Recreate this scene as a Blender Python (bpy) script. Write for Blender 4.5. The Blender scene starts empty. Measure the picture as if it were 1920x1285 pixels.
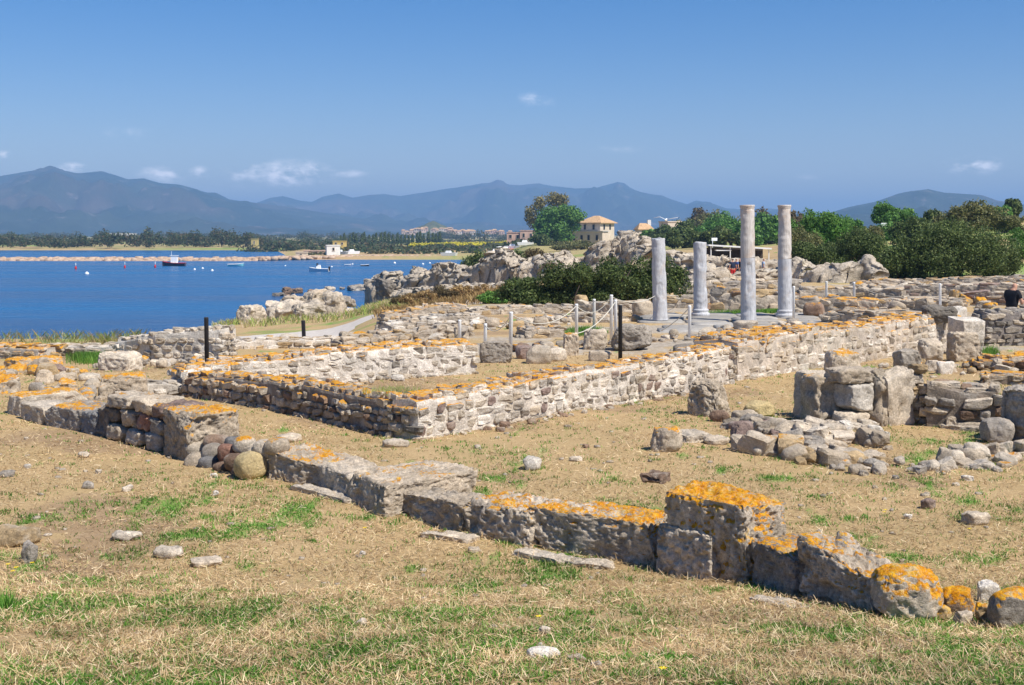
import bpy, math, random
import numpy as np
from mathutils import Vector, Matrix

random.seed(11)
RNG = np.random.default_rng(11)
R = math.radians
S = bpy.context.scene
COL = S.collection

# ------------------------------------------------------------------ camera, sky, sun, exposure
EYE, F, CX, HY = 7.0, 2300.0, 960.0, 440.0      # eye height over the sea; focal length, optical axis and horizon of the photograph
cam_d = bpy.data.cameras.new('camera')
cam = bpy.data.objects.new('camera', cam_d); COL.objects.link(cam)
cam.location = (0, 0, EYE); cam.rotation_euler = (R(90), 0, 0)
cam_d.sensor_width = 36.0; cam_d.lens = 36.0 * F / 1920.0
cam_d.shift_y = -(642.5 - HY) / 1920.0
cam_d.clip_start = 0.1; cam_d.clip_end = 40000.0
S.camera = cam

SUN_EL = R(54); SUN_AZ = math.atan2(0.75, -0.66)      # from +Y towards +X
SUN_V = Vector((math.cos(SUN_EL) * math.sin(SUN_AZ), math.cos(SUN_EL) * math.cos(SUN_AZ), math.sin(SUN_EL)))
W = bpy.data.worlds.new('World'); S.world = W; W.use_nodes = True
wn, wl = W.node_tree.nodes, W.node_tree.links
wn.clear()
w_out = wn.new('ShaderNodeOutputWorld'); w_bg = wn.new('ShaderNodeBackground')
w_sky = wn.new('ShaderNodeTexSky'); w_sky.sky_type = 'NISHITA'; w_sky.sun_disc = False
w_sky.sun_elevation = SUN_EL; w_sky.sun_rotation = SUN_AZ
w_sky.altitude = 0; w_sky.air_density = 1.0; w_sky.dust_density = 0.2; w_sky.ozone_density = 2.5
SKY_STRENGTH = 0.084
w_bg.inputs['Strength'].default_value = SKY_STRENGTH
wl.new(w_bg.outputs[0], w_out.inputs['Surface'])
def wnode(t, **k):
    n = wn.new(t)
    for a, b in k.items(): setattr(n, a, b)
    return n
# a few fair-weather clouds low over the hills, by direction in the sky
w_tc = wnode('ShaderNodeTexCoord'); w_sep = wnode('ShaderNodeSeparateXYZ'); wl.new(w_tc.outputs['Generated'], w_sep.inputs[0])
w_d1 = wnode('ShaderNodeMath', operation='DIVIDE'); w_d2 = wnode('ShaderNodeMath', operation='DIVIDE')
w_mx = wnode('ShaderNodeMath', operation='MAXIMUM'); w_mx.inputs[1].default_value = 0.02
wl.new(w_sep.outputs['Y'], w_mx.inputs[0])
for n, o in ((w_d1, 'X'), (w_d2, 'Z')):
    wl.new(w_sep.outputs[o], n.inputs[0]); wl.new(w_mx.outputs[0], n.inputs[1])
w_cmb = wnode('ShaderNodeCombineXYZ'); wl.new(w_d1.outputs[0], w_cmb.inputs[0]); wl.new(w_d2.outputs[0], w_cmb.inputs[1])
w_nz = wnode('ShaderNodeTexNoise'); w_nz.inputs['Scale'].default_value = 34; w_nz.inputs['Detail'].default_value = 6; w_nz.inputs['Roughness'].default_value = 0.62
w_map = wnode('ShaderNodeMapping'); w_map.inputs['Scale'].default_value = (1, 2.0, 1)
wl.new(w_cmb.outputs[0], w_map.inputs[0]); wl.new(w_map.outputs[0], w_nz.inputs['Vector'])
CLOUDS = [(545, 328, 78, 24, 1.0), (585, 318, 32, 18, 0.8), (478, 326, 55, 18, .85), (310, 328, 48, 16, .75), (370, 324, 24, 12, .7), (140, 316, 28, 11, .9),
          (650, 326, 40, 8, .5), (235, 250, 70, 18, .28), (1010, 188, 40, 14, .45), (1828, 310, 55, 18, .75), (5, 290, 22, 10, .6),
          (1160, 280, 70, 10, .22), (440, 352, 90, 14, .35), (620, 345, 90, 12, .3), (1500, 333, 40, 8, .25), (-300, 320, 120, 26, .9), (2300, 300, 120, 26, .9), (2700, 200, 90, 24, .5), (-700, 260, 110, 24, .6)]
acc = None
for (px, py, w_, h_, s_) in CLOUDS:
    sub = wnode('ShaderNodeVectorMath', operation='SUBTRACT'); sub.inputs[1].default_value = ((px - CX) / F, (HY - py) / F, 0)
    wl.new(w_cmb.outputs[0], sub.inputs[0])
    dv = wnode('ShaderNodeVectorMath', operation='DIVIDE'); dv.inputs[1].default_value = (w_ / F, h_ / F, 1)
    wl.new(sub.outputs[0], dv.inputs[0])
    ln = wnode('ShaderNodeVectorMath', operation='LENGTH'); wl.new(dv.outputs[0], ln.inputs[0])
    mr = wnode('ShaderNodeMapRange'); mr.inputs['From Min'].default_value = 1.5; mr.inputs['From Max'].default_value = 0.1
    mr.inputs['To Min'].default_value = 0; mr.inputs['To Max'].default_value = s_
    wl.new(ln.outputs['Value'], mr.inputs['Value'])
    if acc is None: acc = mr
    else:
        m = wnode('ShaderNodeMath', operation='MAXIMUM'); wl.new(acc.outputs[0], m.inputs[0]); wl.new(mr.outputs[0], m.inputs[1]); acc = m
w_n2 = wnode('ShaderNodeMapRange'); w_n2.inputs['From Min'].default_value = 0.36; w_n2.inputs['From Max'].default_value = 0.68
wl.new(w_nz.outputs[0], w_n2.inputs['Value'])
w_mul = wnode('ShaderNodeMath', operation='MULTIPLY'); wl.new(acc.outputs[0], w_mul.inputs[0]); wl.new(w_n2.outputs[0], w_mul.inputs[1])
w_pw = wnode('ShaderNodeMapRange'); w_pw.interpolation_type = 'SMOOTHSTEP'
w_pw.inputs['From Min'].default_value = 0.05; w_pw.inputs['From Max'].default_value = 0.6; w_pw.inputs['To Max'].default_value = 0.9
wl.new(w_mul.outputs[0], w_pw.inputs['Value'])
w_mix = wnode('ShaderNodeMix', data_type='RGBA'); w_mix.inputs[7].default_value = (17, 16, 16, 1)
w_hs = wnode('ShaderNodeHueSaturation'); w_hs.inputs['Saturation'].default_value = 1.55; w_hs.inputs['Value'].default_value = 1.0
w_tn = wnode('ShaderNodeMix', data_type='RGBA', blend_type='MULTIPLY'); w_tn.inputs[0].default_value = 1; w_tn.inputs[7].default_value = (1.0, .91, .97, 1)
wl.new(w_sky.outputs[0], w_tn.inputs[6]); wl.new(w_tn.outputs[2], w_hs.inputs['Color'])
wl.new(w_pw.outputs[0], w_mix.inputs[0]); wl.new(w_hs.outputs[0], w_mix.inputs[6])
wl.new(w_mix.outputs[2], w_bg.inputs['Color'])

sun_d = bpy.data.lights.new('sun', 'SUN'); sun_d.energy = 4.8; sun_d.angle = R(0.53); sun_d.color = (1.0, 0.95, 0.87)
sun = bpy.data.objects.new('sun', sun_d); COL.objects.link(sun)
sun.rotation_euler = SUN_V.to_track_quat('Z', 'Y').to_euler(); sun.location = (20, -10, 40)
S.view_settings.view_transform = 'Standard'; S.view_settings.look = 'None'
S.view_settings.gamma = 1.0; S.view_settings.exposure = 0.50; S.view_settings.use_curve_mapping = False
S.cycles.use_denoising = True
S.cycles.max_bounces = 6; S.cycles.diffuse_bounces = 3; S.cycles.glossy_bounces = 2; S.cycles.transmission_bounces = 3
S.cycles.volume_bounces = 0; S.cycles.transparent_max_bounces = 6
S.cycles.caustics_reflective = False; S.cycles.caustics_refractive = False

# ------------------------------------------------------------------ numeric helpers
def _h(i, j, k, seed):
    n = (i.astype(np.uint32) * np.uint32(374761393) + j.astype(np.uint32) * np.uint32(668265263)
         + k.astype(np.uint32) * np.uint32(2246822519) + np.uint32((seed * 3266489917) & 0xffffffff))
    n = (n ^ (n >> np.uint32(13))) * np.uint32(1274126177)
    n = n ^ (n >> np.uint32(16))
    return n.astype(np.float64) / 2147483647.5 - 1.0
def vnoise(P, seed=0):
    P = np.asarray(P, float)
    I = np.floor(P).astype(np.int64); f = P - I
    f = f * f * f * (f * (f * 6 - 15) + 10)
    i, j, k = I[:, 0], I[:, 1], I[:, 2]
    x, y, z = f[:, 0], f[:, 1], f[:, 2]
    def c(a, b, d): return _h(i + a, j + b, k + d, seed)
    x00 = c(0, 0, 0) * (1 - x) + c(1, 0, 0) * x; x10 = c(0, 1, 0) * (1 - x) + c(1, 1, 0) * x
    x01 = c(0, 0, 1) * (1 - x) + c(1, 0, 1) * x; x11 = c(0, 1, 1) * (1 - x) + c(1, 1, 1) * x
    return (x00 * (1 - y) + x10 * y) * (1 - z) + (x01 * (1 - y) + x11 * y) * z
def fbm(P, o=4, seed=0, g=0.5):
    P = np.asarray(P, float); t = np.zeros(len(P)); a = 1.0; s = 0
    for q in range(o):
        t += a * vnoise(P * (2.03 ** q) + 17.3 * q, seed + q); s += a; a *= g
    return t / s
def n2(x, y, sc, seed=0, o=3):
    x = np.atleast_1d(np.asarray(x, float)); y = np.atleast_1d(np.asarray(y, float))
    return fbm(np.stack([x * sc, y * sc, np.zeros_like(x) + seed * 3.7], 1), o, seed)
def sstep(a, b, x):
    t = np.clip((x - a) / (b - a), 0, 1); return t * t * (3 - 2 * t)

# ------------------------------------------------------------------ ground height: profiles along bearings from the look-out
GY = np.array([-50, 3, 4.5, 6, 8, 12, 16, 25, 35, 46, 55, 62, 72, 82, 92, 105, 120, 140, 170, 220, 280, 335, 350, 450, 530, 560, 900, 14000.])
near = [5.42, 5.40, 5.33, 5.07, 4.77, 4.73, 4.70]
GP = {
 -900: [4.3, 3.9, 2.6, 1.8, 1.2, .3, -.4, -.9, -1.3, -1.5, -1.5, -1.5, -1.5, -1.5, -1.5, -1.5, -1.2, -.6, .8, 1.4, 3],
  250: [4.35, 4.05, 2.7, 1.8, 1.2, .3, -.4, -.9, -1.3, -1.5, -1.5, -1.5, -1.5, -1.5, -1.5, -1.5, -1.2, -.6, .8, 1.4, 3],
  450: [4.42, 3.95, 3.1, 2.5, 2.1, 1.7, 1.0, -.3, -1.0, -1.5, -1.5, -1.5, -1.5, -1.5, -1.5, -1.5, -1.2, -.6, .8, 1.4, 3],
  600: [4.42, 3.9, 3.05, 2.65, 2.4, 2.0, 1.35, .2, -.7, -1.2, -1.5, -1.5, -1.5, -1.5, -.5, .7, 1.0, .9, 1.0, 1.4, 3],
  740: [4.5, 4.2, 3.9, 3.5, 3.1, 2.6, 2.2, 1.8, 1.1, -.6, -1.2, -1.5, -1.5, -1.5, -.5, .8, 1.2, 1.2, 1.2, 1.5, 3],
  850: [4.5, 4.35, 4.2, 3.9, 3.6, 3.2, 3.0, 2.7, 2.3, 1.3, -.5, -1.2, -1.5, -1.5, -.5, .9, 1.4, 1.5, 1.5, 1.6, 3],
  920: [4.5, 4.4, 4.25, 4.1, 3.9, 3.6, 3.4, 3.1, 2.8, 2.2, 1.2, .2, -1.0, -1.2, -.4, 1.2, 1.6, 1.7, 1.7, 1.7, 3],
 1000: [4.5, 4.4, 4.3, 4.2, 4.1, 4.0, 3.9, 3.8, 3.6, 3.4, 3.2, 3.0, 2.8, 3.2, 4.0, 4.2, 4.2, 4.0, 3.8, 3, 3],
 1230: [4.5, 4.42, 4.4, 4.4, 4.35, 4.3, 4.2, 4.2, 4.2, 4.3, 4.4, 4.5, 4.6, 4.7, 4.8, 4.8, 4.8, 4.6, 4.5, 4, 3],
 1330: [4.5, 4.43, 4.4, 4.4, 4.35, 4.2, 3.9, 3.6, 3.8, 4.3, 4.6, 4.8, 5.0, 5.0, 5.0, 5.0, 5.0, 5.0, 5.0, 4, 3],
 1430: [4.5, 4.43, 4.42, 4.45, 4.45, 4.3, 3.9, 3.6, 3.9, 4.5, 4.9, 5.2, 5.4, 5.4, 5.4, 5.4, 5.4, 5.4, 5.4, 4, 3],
 1520: [4.5, 4.45, 4.5, 4.6, 4.75, 4.85, 4.9, 5.0, 5.1, 5.3, 5.6, 6.0, 6.4, 6.6, 6.6, 6.6, 6.6, 6.6, 6.6, 5, 3],
 1700: [4.52, 4.5, 4.55, 4.65, 4.85, 5.1, 5.4, 5.8, 6.2, 6.6, 7.0, 7.4, 7.8, 8.2, 8.4, 8.4, 8.4, 8, 8, 6, 3],
 1920: [4.55, 4.5, 4.6, 4.8, 5.1, 5.6, 6.1, 6.7, 7.2, 7.9, 8.5, 9.2, 9.8, 10.2, 10.4, 10.4, 10.4, 10, 10, 7, 3],
 3000: [4.6, 4.6, 4.7, 4.9, 5.3, 5.9, 6.5, 7.1, 7.8, 8.6, 9.4, 10, 10.5, 11, 11, 11, 11, 11, 11, 8, 3]}
GK = np.array(sorted(GP)); GT = np.array([near + GP[k] for k in GK])
def gz(X, Y, rough=True):
    X = np.atleast_1d(np.asarray(X, float)); Y = np.atleast_1d(np.asarray(Y, float))
    px = CX + F * X / np.maximum(Y, 3.0)
    px = np.clip(px, GK[0], GK[-1] - 1e-6); yy = np.clip(Y, GY[0], GY[-1] - 1e-6)
    a = np.clip(np.searchsorted(GK, px, 'right') - 1, 0, len(GK) - 2); b = np.clip(np.searchsorted(GY, yy, 'right') - 1, 0, len(GY) - 2)
    s = (px - GK[a]) / (GK[a + 1] - GK[a]); s = s * s * (3 - 2 * s)
    t = (yy - GY[b]) / (GY[b + 1] - GY[b])
    z = (GT[a, b] * (1 - t) + GT[a, b + 1] * t) * (1 - s) + (GT[a + 1, b] * (1 - t) + GT[a + 1, b + 1] * t) * s
    if rough:
        z = z + 0.035 * n2(X, Y, 0.55, 3, 3) * sstep(900, 200, Y) + 0.012 * n2(X, Y, 2.6, 5, 2) * sstep(60, 20, Y)
    return z
def g1(X, Y): return float(gz(X, Y)[0])
_Yr = np.concatenate([np.arange(3, 60, 0.05), np.arange(60, 700, 0.5)])
def ray(px, py):
    """where the line of sight through a point of the photograph meets the ground"""
    X = (px - CX) / F * _Yr; z = EYE - (py - HY) / F * _Yr
    d = z - gz(X, _Yr, False)
    k = int(np.argmax(d <= 0)) if (d <= 0).any() else len(_Yr) - 1
    k = max(k, 1); t = d[k - 1] / max(d[k - 1] - d[k], 1e-9)
    Y = _Yr[k - 1] + t * (_Yr[k] - _Yr[k - 1])
    return np.array([(px - CX) / F * Y, Y])
def at(px, Y): return np.array([(px - CX) / F * Y, Y])
def zat(py, Y): return EYE - (py - HY) / F * Y

# ------------------------------------------------------------------ object helpers
def tag(o, label=None, cat=None, group=None, kind=None):
    if label: o['label'] = label
    if cat: o['category'] = cat
    if group: o['group'] = group
    if kind or cat: o['kind'] = kind or 'thing'
    return o
def empty(name, loc):
    o = bpy.data.objects.new(name, None); COL.objects.link(o); o.location = loc; o.empty_display_size = 0.2
    return o
def mesh(name, V, Fc, smooth=True):
    me = bpy.data.meshes.new(name)
    V = np.asarray(V, np.float32)
    if isinstance(Fc, np.ndarray):
        n, w = Fc.shape
        me.vertices.add(len(V)); me.vertices.foreach_set('co', V.ravel())
        me.loops.add(n * w); me.loops.foreach_set('vertex_index', Fc.astype(np.int32).ravel())
        me.polygons.add(n); me.polygons.foreach_set('loop_start', np.arange(0, n * w, w, dtype=np.int32))
        me.polygons.foreach_set('loop_total', np.full(n, w, np.int32))
        me.update(calc_edges=True)
    else:
        me.from_pydata(V.tolist(), [], Fc); me.update()
    if smooth and len(me.polygons): me.polygons.foreach_set('use_smooth', np.ones(len(me.polygons), bool))
    return me
def obj(name, me, mat=None, parent=None, loc=(0, 0, 0), rot=None, scale=None, color=None):
    o = bpy.data.objects.new(name, me); COL.objects.link(o)
    if mat is not None and not me.materials: me.materials.append(mat)
    if parent is not None: o.parent = parent
    o.location = loc
    if rot is not None: o.rotation_euler = rot
    if scale is not None: o.scale = scale
    if color is not None: o.color = color
    return o
class MB:
    """collects simple solids into one mesh"""
    def __init__(s): s.v = []; s.f = []
    def add(s, V, Fc):
        k = len(s.v); s.v += [tuple(p) for p in V]; s.f += [tuple(i + k for i in q) for q in Fc]; return s
    def box(s, c, d, rz=0.0, taper=1.0):
        x, y, z = [q / 2 for q in d]; ca, sa = math.cos(rz), math.sin(rz); V = []
        for dz in (-1, 1):
            t = taper if dz > 0 else 1
            for dx, dy in ((-1, -1), (1, -1), (1, 1), (-1, 1)):
                a, b = dx * x * t, dy * y * t
                V.append((c[0] + a * ca - b * sa, c[1] + a * sa + b * ca, c[2] + dz * z))
        return s.add(V, [(0, 3, 2, 1), (4, 5, 6, 7), (0, 1, 5, 4), (1, 2, 6, 5), (2, 3, 7, 6), (3, 0, 4, 7)])
    def tube(s, P, r, n=8, cap=True):
        P = [Vector(p) for p in P]; r = r if hasattr(r, '__len__') else [r] * len(P); V = []; Fc = []
        for i, p in enumerate(P):
            t = (P[min(i + 1, len(P) - 1)] - P[max(i - 1, 0)]).normalized()
            a = t.orthogonal().normalized() if i == 0 else (a - t * a.dot(t)).normalized()
            b = t.cross(a)
            for q in range(n):
                w = 2 * math.pi * q / n; V.append(p + a * (math.cos(w) * r[i]) + b * (math.sin(w) * r[i]))
        for i in range(len(P) - 1):
            for q in range(n):
                Fc.append((i * n + q, i * n + (q + 1) % n, (i + 1) * n + (q + 1) % n, (i + 1) * n + q))
        if cap: Fc += [tuple(range(n - 1, -1, -1)), tuple(range((len(P) - 1) * n, len(P) * n))]
        return s.add(V, Fc)
    def lathe(s, prof, n=24, c=(0, 0, 0)):
        V = []; Fc = []
        for (r, z) in prof:
            for q in range(n):
                w = 2 * math.pi * q / n; V.append((c[0] + r * math.cos(w), c[1] + r * math.sin(w), c[2] + z))
        for i in range(len(prof) - 1):
            for q in range(n): Fc.append((i * n + q, i * n + (q + 1) % n, (i + 1) * n + (q + 1) % n, (i + 1) * n + q))
        Fc += [tuple(range(n - 1, -1, -1)), tuple(range((len(prof) - 1) * n, len(prof) * n))]
        return s.add(V, Fc)
    def build(s, name, mat, parent=None, loc=(0, 0, 0), smooth=False, rot=None, color=None):
        return obj(name, mesh(name, s.v, s.f, smooth), mat, parent, loc, rot, None, color)

# ------------------------------------------------------------------ materials
def nmat(name):
    m = bpy.data.materials.new(name); m.use_nodes = True
    return m, m.node_tree.nodes, m.node_tree.links, m.node_tree.nodes['Principled BSDF']
class NT:
    def __init__(s, name):
        s.m, s.n, s.l, s.b = nmat(name); s.b.inputs['Specular IOR Level'].default_value = 0.2
        s.out = s.n['Material Output']
    def node(s, t, **k):
        n = s.n.new(t)
        for a, b in k.items(): setattr(n, a, b)
        return n
    def pos(s):
        g = s.node('ShaderNodeNewGeometry'); return g
    def noise(s, vec, scale, detail=4, rough=0.55, dist=0.0):
        n = s.node('ShaderNodeTexNoise'); n.inputs['Scale'].default_value = scale; n.inputs['Detail'].default_value = detail
        n.inputs['Roughness'].default_value = rough; n.inputs['Distortion'].default_value = dist
        if vec is not None: s.l.new(vec, n.inputs['Vector'])
        return n.outputs[0]
    def voro(s, vec, scale, feature='F1'):
        n = s.node('ShaderNodeTexVoronoi'); n.feature = feature; n.inputs['Scale'].default_value = scale
        s.l.new(vec, n.inputs['Vector']); return n.outputs['Distance']
    def mr(s, v, a, b, c=0.0, d=1.0, smooth=True):
        n = s.node('ShaderNodeMapRange'); n.interpolation_type = 'SMOOTHSTEP' if smooth else 'LINEAR'
        for q, x in (('From Min', a), ('From Max', b), ('To Min', c), ('To Max', d)): n.inputs[q].default_value = x
        s.l.new(v, n.inputs['Value']); return n.outputs[0]
    def math(s, op, a, b=None):
        n = s.node('ShaderNodeMath', operation=op)
        for i, x in enumerate((a, b)):
            if x is None: continue
            if isinstance(x, (int, float)): n.inputs[i].default_value = x
            else: s.l.new(x, n.inputs[i])
        return n.outputs[0]
    def mix(s, f, a, b, mode='MIX'):
        n = s.node('ShaderNodeMix', data_type='RGBA'); n.blend_type = mode
        for i, x in ((0, f), (6, a), (7, b)):
            if isinstance(x, (int, float)): n.inputs[i].default_value = x
            elif isinstance(x, tuple): n.inputs[i].default_value = x if len(x) == 4 else (*x, 1)
            else: s.l.new(x, n.inputs[i])
        return n.outputs[2]
    def ramp(s, v, stops):
        n = s.node('ShaderNodeValToRGB'); e = n.color_ramp.elements
        while len(e) < len(stops): e.new(0.5)
        for q, (p, c) in zip(e, stops): q.position = p; q.color = (*c, 1)
        s.l.new(v, n.inputs[0]); return n.outputs[0]
    def bump(s, h, strength, dist, prev=None):
        n = s.node('ShaderNodeBump'); n.inputs['Strength'].default_value = strength; n.inputs['Distance'].default_value = dist
        s.l.new(h, n.inputs['Height'])
        if prev is not None: s.l.new(prev, n.inputs['Normal'])
        return n.outputs[0]
    def done(s, color=None, rough=0.9, normal=None):
        if color is not None:
            if isinstance(color, tuple): s.b.inputs['Base Color'].default_value = (*color[:3], 1)
            else: s.l.new(color, s.b.inputs['Base Color'])
        if isinstance(rough, (int, float)): s.b.inputs['Roughness'].default_value = rough
        else: s.l.new(rough, s.b.inputs['Roughness'])
        if normal is not None: s.l.new(normal, s.b.inputs['Normal'])
        return s.m

def stone_material(name, pit=1.0, scale=1.0, pale=0.35, lichen_scale=1.0):
    """weathered stone; the object's colour is its tint and that colour's alpha how much orange lichen grows on its top"""
    t = NT(name); g = t.pos(); P = g.outputs['Position']; oi = t.node('ShaderNodeObjectInfo')
    tint = oi.outputs['Color']; isl = g.outputs['Random Per Island']
    a = t.noise(P, 2.2 * scale, 5, 0.6); b = t.noise(P, 9 * scale, 5, 0.65); c = t.noise(P, 45 * scale, 4, 0.7)
    sv = t.mr(a, .3, .7, .72, 1.22, False); sv2 = t.mr(b, .3, .7, .74, 1.2, False); sv3 = t.mr(c, .3, .7, .66, 1.3, False)
    iv = t.mr(isl, 0, 1, .82, 1.16, False); rv = t.math('MULTIPLY', t.mr(oi.outputs['Random'], 0, 1, .9, 1.1, False), t.mr(t.noise(P, 150 * scale, 3, .7), .3, .7, .78, 1.22, False))
    k = t.math('MULTIPLY', t.math('MULTIPLY', sv, sv2), t.math('MULTIPLY', sv3, t.math('MULTIPLY', iv, rv)))
    vs = t.node('ShaderNodeVectorMath', operation='SCALE'); t.l.new(tint, vs.inputs[0]); t.l.new(k, vs.inputs['Scale'])
    col = vs.outputs[0]
    pm = t.math('MULTIPLY', t.mr(t.noise(P, 3.6 * scale, 6, 0.7), .52, .68), pale)            # pale crusts
    col = t.mix(pm, col, (.62, .56, .465))
    gm = t.math('MULTIPLY', t.mr(t.noise(P, 5.3 * scale, 6, 0.72),   .56, .7), .3)              # grey crusts
    col = t.mix(gm, col, (.18, .155, .13))
    wm = t.math('MULTIPLY', t.mr(t.noise(P, 1.3 * scale, 3, 0.5), .5, .68), .18)               # ochre staining
    col = t.mix(wm, col, (.40, .29, .17))
    # orange lichen
    sx = t.node('ShaderNodeSeparateXYZ'); t.l.new(g.outputs['Normal'], sx.inputs[0])
    ln = t.noise(P, 3.8 * lichen_scale, 6, 0.72, 0.3); lf = t.noise(P, 38 * lichen_scale, 4, 0.7)
    lv = t.math('ADD', t.math('ADD', t.math('MULTIPLY', ln, .9), t.math('MULTIPLY', lf, .42)), t.math('MULTIPLY', sx.outputs['Z'], .34))
    thr = t.math('SUBTRACT', 1.36, t.math('MULTIPLY', oi.outputs['Alpha'], .62))
    lm = t.mr(t.math('SUBTRACT', lv, thr), -.02, .06)
    lm = t.math('MULTIPLY', lm, t.mr(oi.outputs['Alpha'], .02, .08)); lm = t.math('MULTIPLY', lm, t.mr(t.noise(P, 75 * lichen_scale, 3, .7), .34, .48, .55, 1.0))
    lc = t.ramp(t.noise(P, 21, 5, .75), [(.28, (.32, .10, .008)), (.40, (.54, .20, .008)), (.52, (.70, .31, .012)), (.64, (.74, .43, .035)), (.76, (.68, .55, .27))])
    lc = t.mix(t.math('MULTIPLY', t.mr(t.noise(P, 7.5 * lichen_scale, 5, .75), .52, .64), .75), lc, (.60, .50, .27)); lc = t.mix(t.math('MULTIPLY', t.mr(t.noise(P, 16 * lichen_scale, 5, .75), .55, .64), .7), lc, (.40, .36, .29))
    col = t.mix(lm, col, lc)
    pitv = t.mr(t.noise(P, 26 * scale, 6, .75), .36, .6)
    vz = t.mr(t.voro(P, 30 * scale), .0, .35)
    h = t.math('ADD', t.math('MULTIPLY', pitv, .6 * pit), t.math('ADD', t.math('MULTIPLY', vz, .3 * pit), t.math('MULTIPLY', c, .5)))
    h = t.math('ADD', h, t.math('MULTIPLY', lm, t.mr(lf, .3, .7, 0, .7)))
    h = t.math('ADD', h, t.math('MULTIPLY', t.noise(P, 110 * scale, 3, .7), .35)); nb = t.bump(h, .7, .015 / max(scale, .3))
    t.b.inputs['Specular IOR Level'].default_value = .12
    return t.done(col, .94, nb)
M_STONE = stone_material('weathered_stone')
M_RUIN = stone_material('ruin_concrete', 1.3, .28, .8, .4)
M_MORTAR = stone_material('lime_mortar', .8, 1.0, .6)

def plain(name, c, rough=.6, var=.12, scale=8, bump=0.0, metal=0):
    t = NT(name); P = t.pos().outputs['Position']; n = t.noise(P, scale, 5, .6)
    k = t.mr(n, .3, .7, 1 - var, 1 + var, False)
    vs = t.node('ShaderNodeVectorMath', operation='SCALE'); vs.inputs[0].default_value = c; t.l.new(k, vs.inputs['Scale'])
    t.b.inputs['Metallic'].default_value = metal
    nb = t.bump(n, .4, bump) if bump else None
    return t.done(vs.outputs[0], rough, nb)
def leaf_material(name, stops, trans=.35):
    t = NT(name); g = t.pos(); col = t.ramp(g.outputs['Random Per Island'], stops)
    big = t.mr(t.noise(g.outputs['Position'], .9, 3, .5), .3, .7, .75, 1.25, False)
    vs = t.node('ShaderNodeVectorMath', operation='SCALE'); t.l.new(col, vs.inputs[0]); t.l.new(big, vs.inputs['Scale'])
    d = t.node('ShaderNodeBsdfTranslucent'); t.l.new(vs.outputs[0], d.inputs['Color'])
    mx = t.node('ShaderNodeMixShader'); mx.inputs[0].default_value = trans
    t.l.new(vs.outputs[0], t.b.inputs['Base Color']); t.b.inputs['Roughness'].default_value = .55
    t.l.new(t.b.outputs[0], mx.inputs[1]); t.l.new(d.outputs[0], mx.inputs[2]); t.l.new(mx.outputs[0], t.out.inputs['Surface'])
    return t.m
M_SCRUB = leaf_material('scrub_leaves', [(0, (0.042, 0.068, 0.021)), (.5, (0.088, 0.130, 0.036)), (1, (0.208, 0.247, 0.078))])
M_BRIGHT = leaf_material('bright_leaves', [(0, (0.050, 0.130, 0.022)), (.5, (0.108, 0.245, 0.043)), (1, (0.202, 0.346, 0.072))])
M_OLIVE = leaf_material('olive_leaves', [(0, (0.093, 0.113, 0.047)), (.5, (0.187, 0.197, 0.075)), (1, (0.317, 0.281, 0.113))])
M_PINE = leaf_material('pine_needles', [(0, (0.052, 0.132, 0.031)), (.5, (0.118, 0.250, 0.052)), (1, (0.210, 0.367, 0.079))])
M_BROWN = leaf_material('rusty_leaves', [(0, (0.084, 0.066, 0.030)), (.5, (0.156, 0.114, 0.054)), (1, (0.228, 0.180, 0.084))])
M_EUC = leaf_material('thin_pale_leaves', [(0, (0.135, 0.120, 0.045)), (.5, (0.255, 0.225, 0.090)), (1, (0.405, 0.345, 0.150))])
M_FARWOOD = leaf_material('distant_wood_leaves', [(0, (0.037, 0.069, 0.031)), (.45, (0.075, 0.106, 0.044)), (.75, (0.125, 0.125, 0.056)), (1, (0.175, 0.125, 0.069))])
M_GREENBLADE = leaf_material('green_blades', [(0, (.06, .17, .02)), (.5, (.12, .29, .035)), (1, (.26, .40, .08))], .4)
M_REED = leaf_material('bank_grass_blades', [(0, (.30, .46, .08)), (.35, (.48, .56, .16)), (.7, (.68, .56, .28)), (1, (.76, .60, .42))], .5)
M_DRY = leaf_material('dry_brush_blades', [(0, (.24, .14, .06)), (.5, (.38, .25, .10)), (1, (.52, .38, .17))], .3)
M_STRAW = leaf_material('straw_blades', [(0, (.17, .105, .05)), (.25, (.39, .26, .125)), (.6, (.56, .40, .205)), (.86, (.80, .64, .41)), (1, (.42, .40, .15))], .25)
M_BARK = plain('bark', (.09, .07, .055), .9, .3, 14, .02)
M_WHITE = plain('white_paint', (.84, .84, .82), .5, .06, 12)
M_ROPE = plain('pale_rope', (.62, .58, .48), .8, .15, 60)
M_BLACK = plain('dark_post_paint', (.028, .029, .034), .55, .25, 20)

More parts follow.
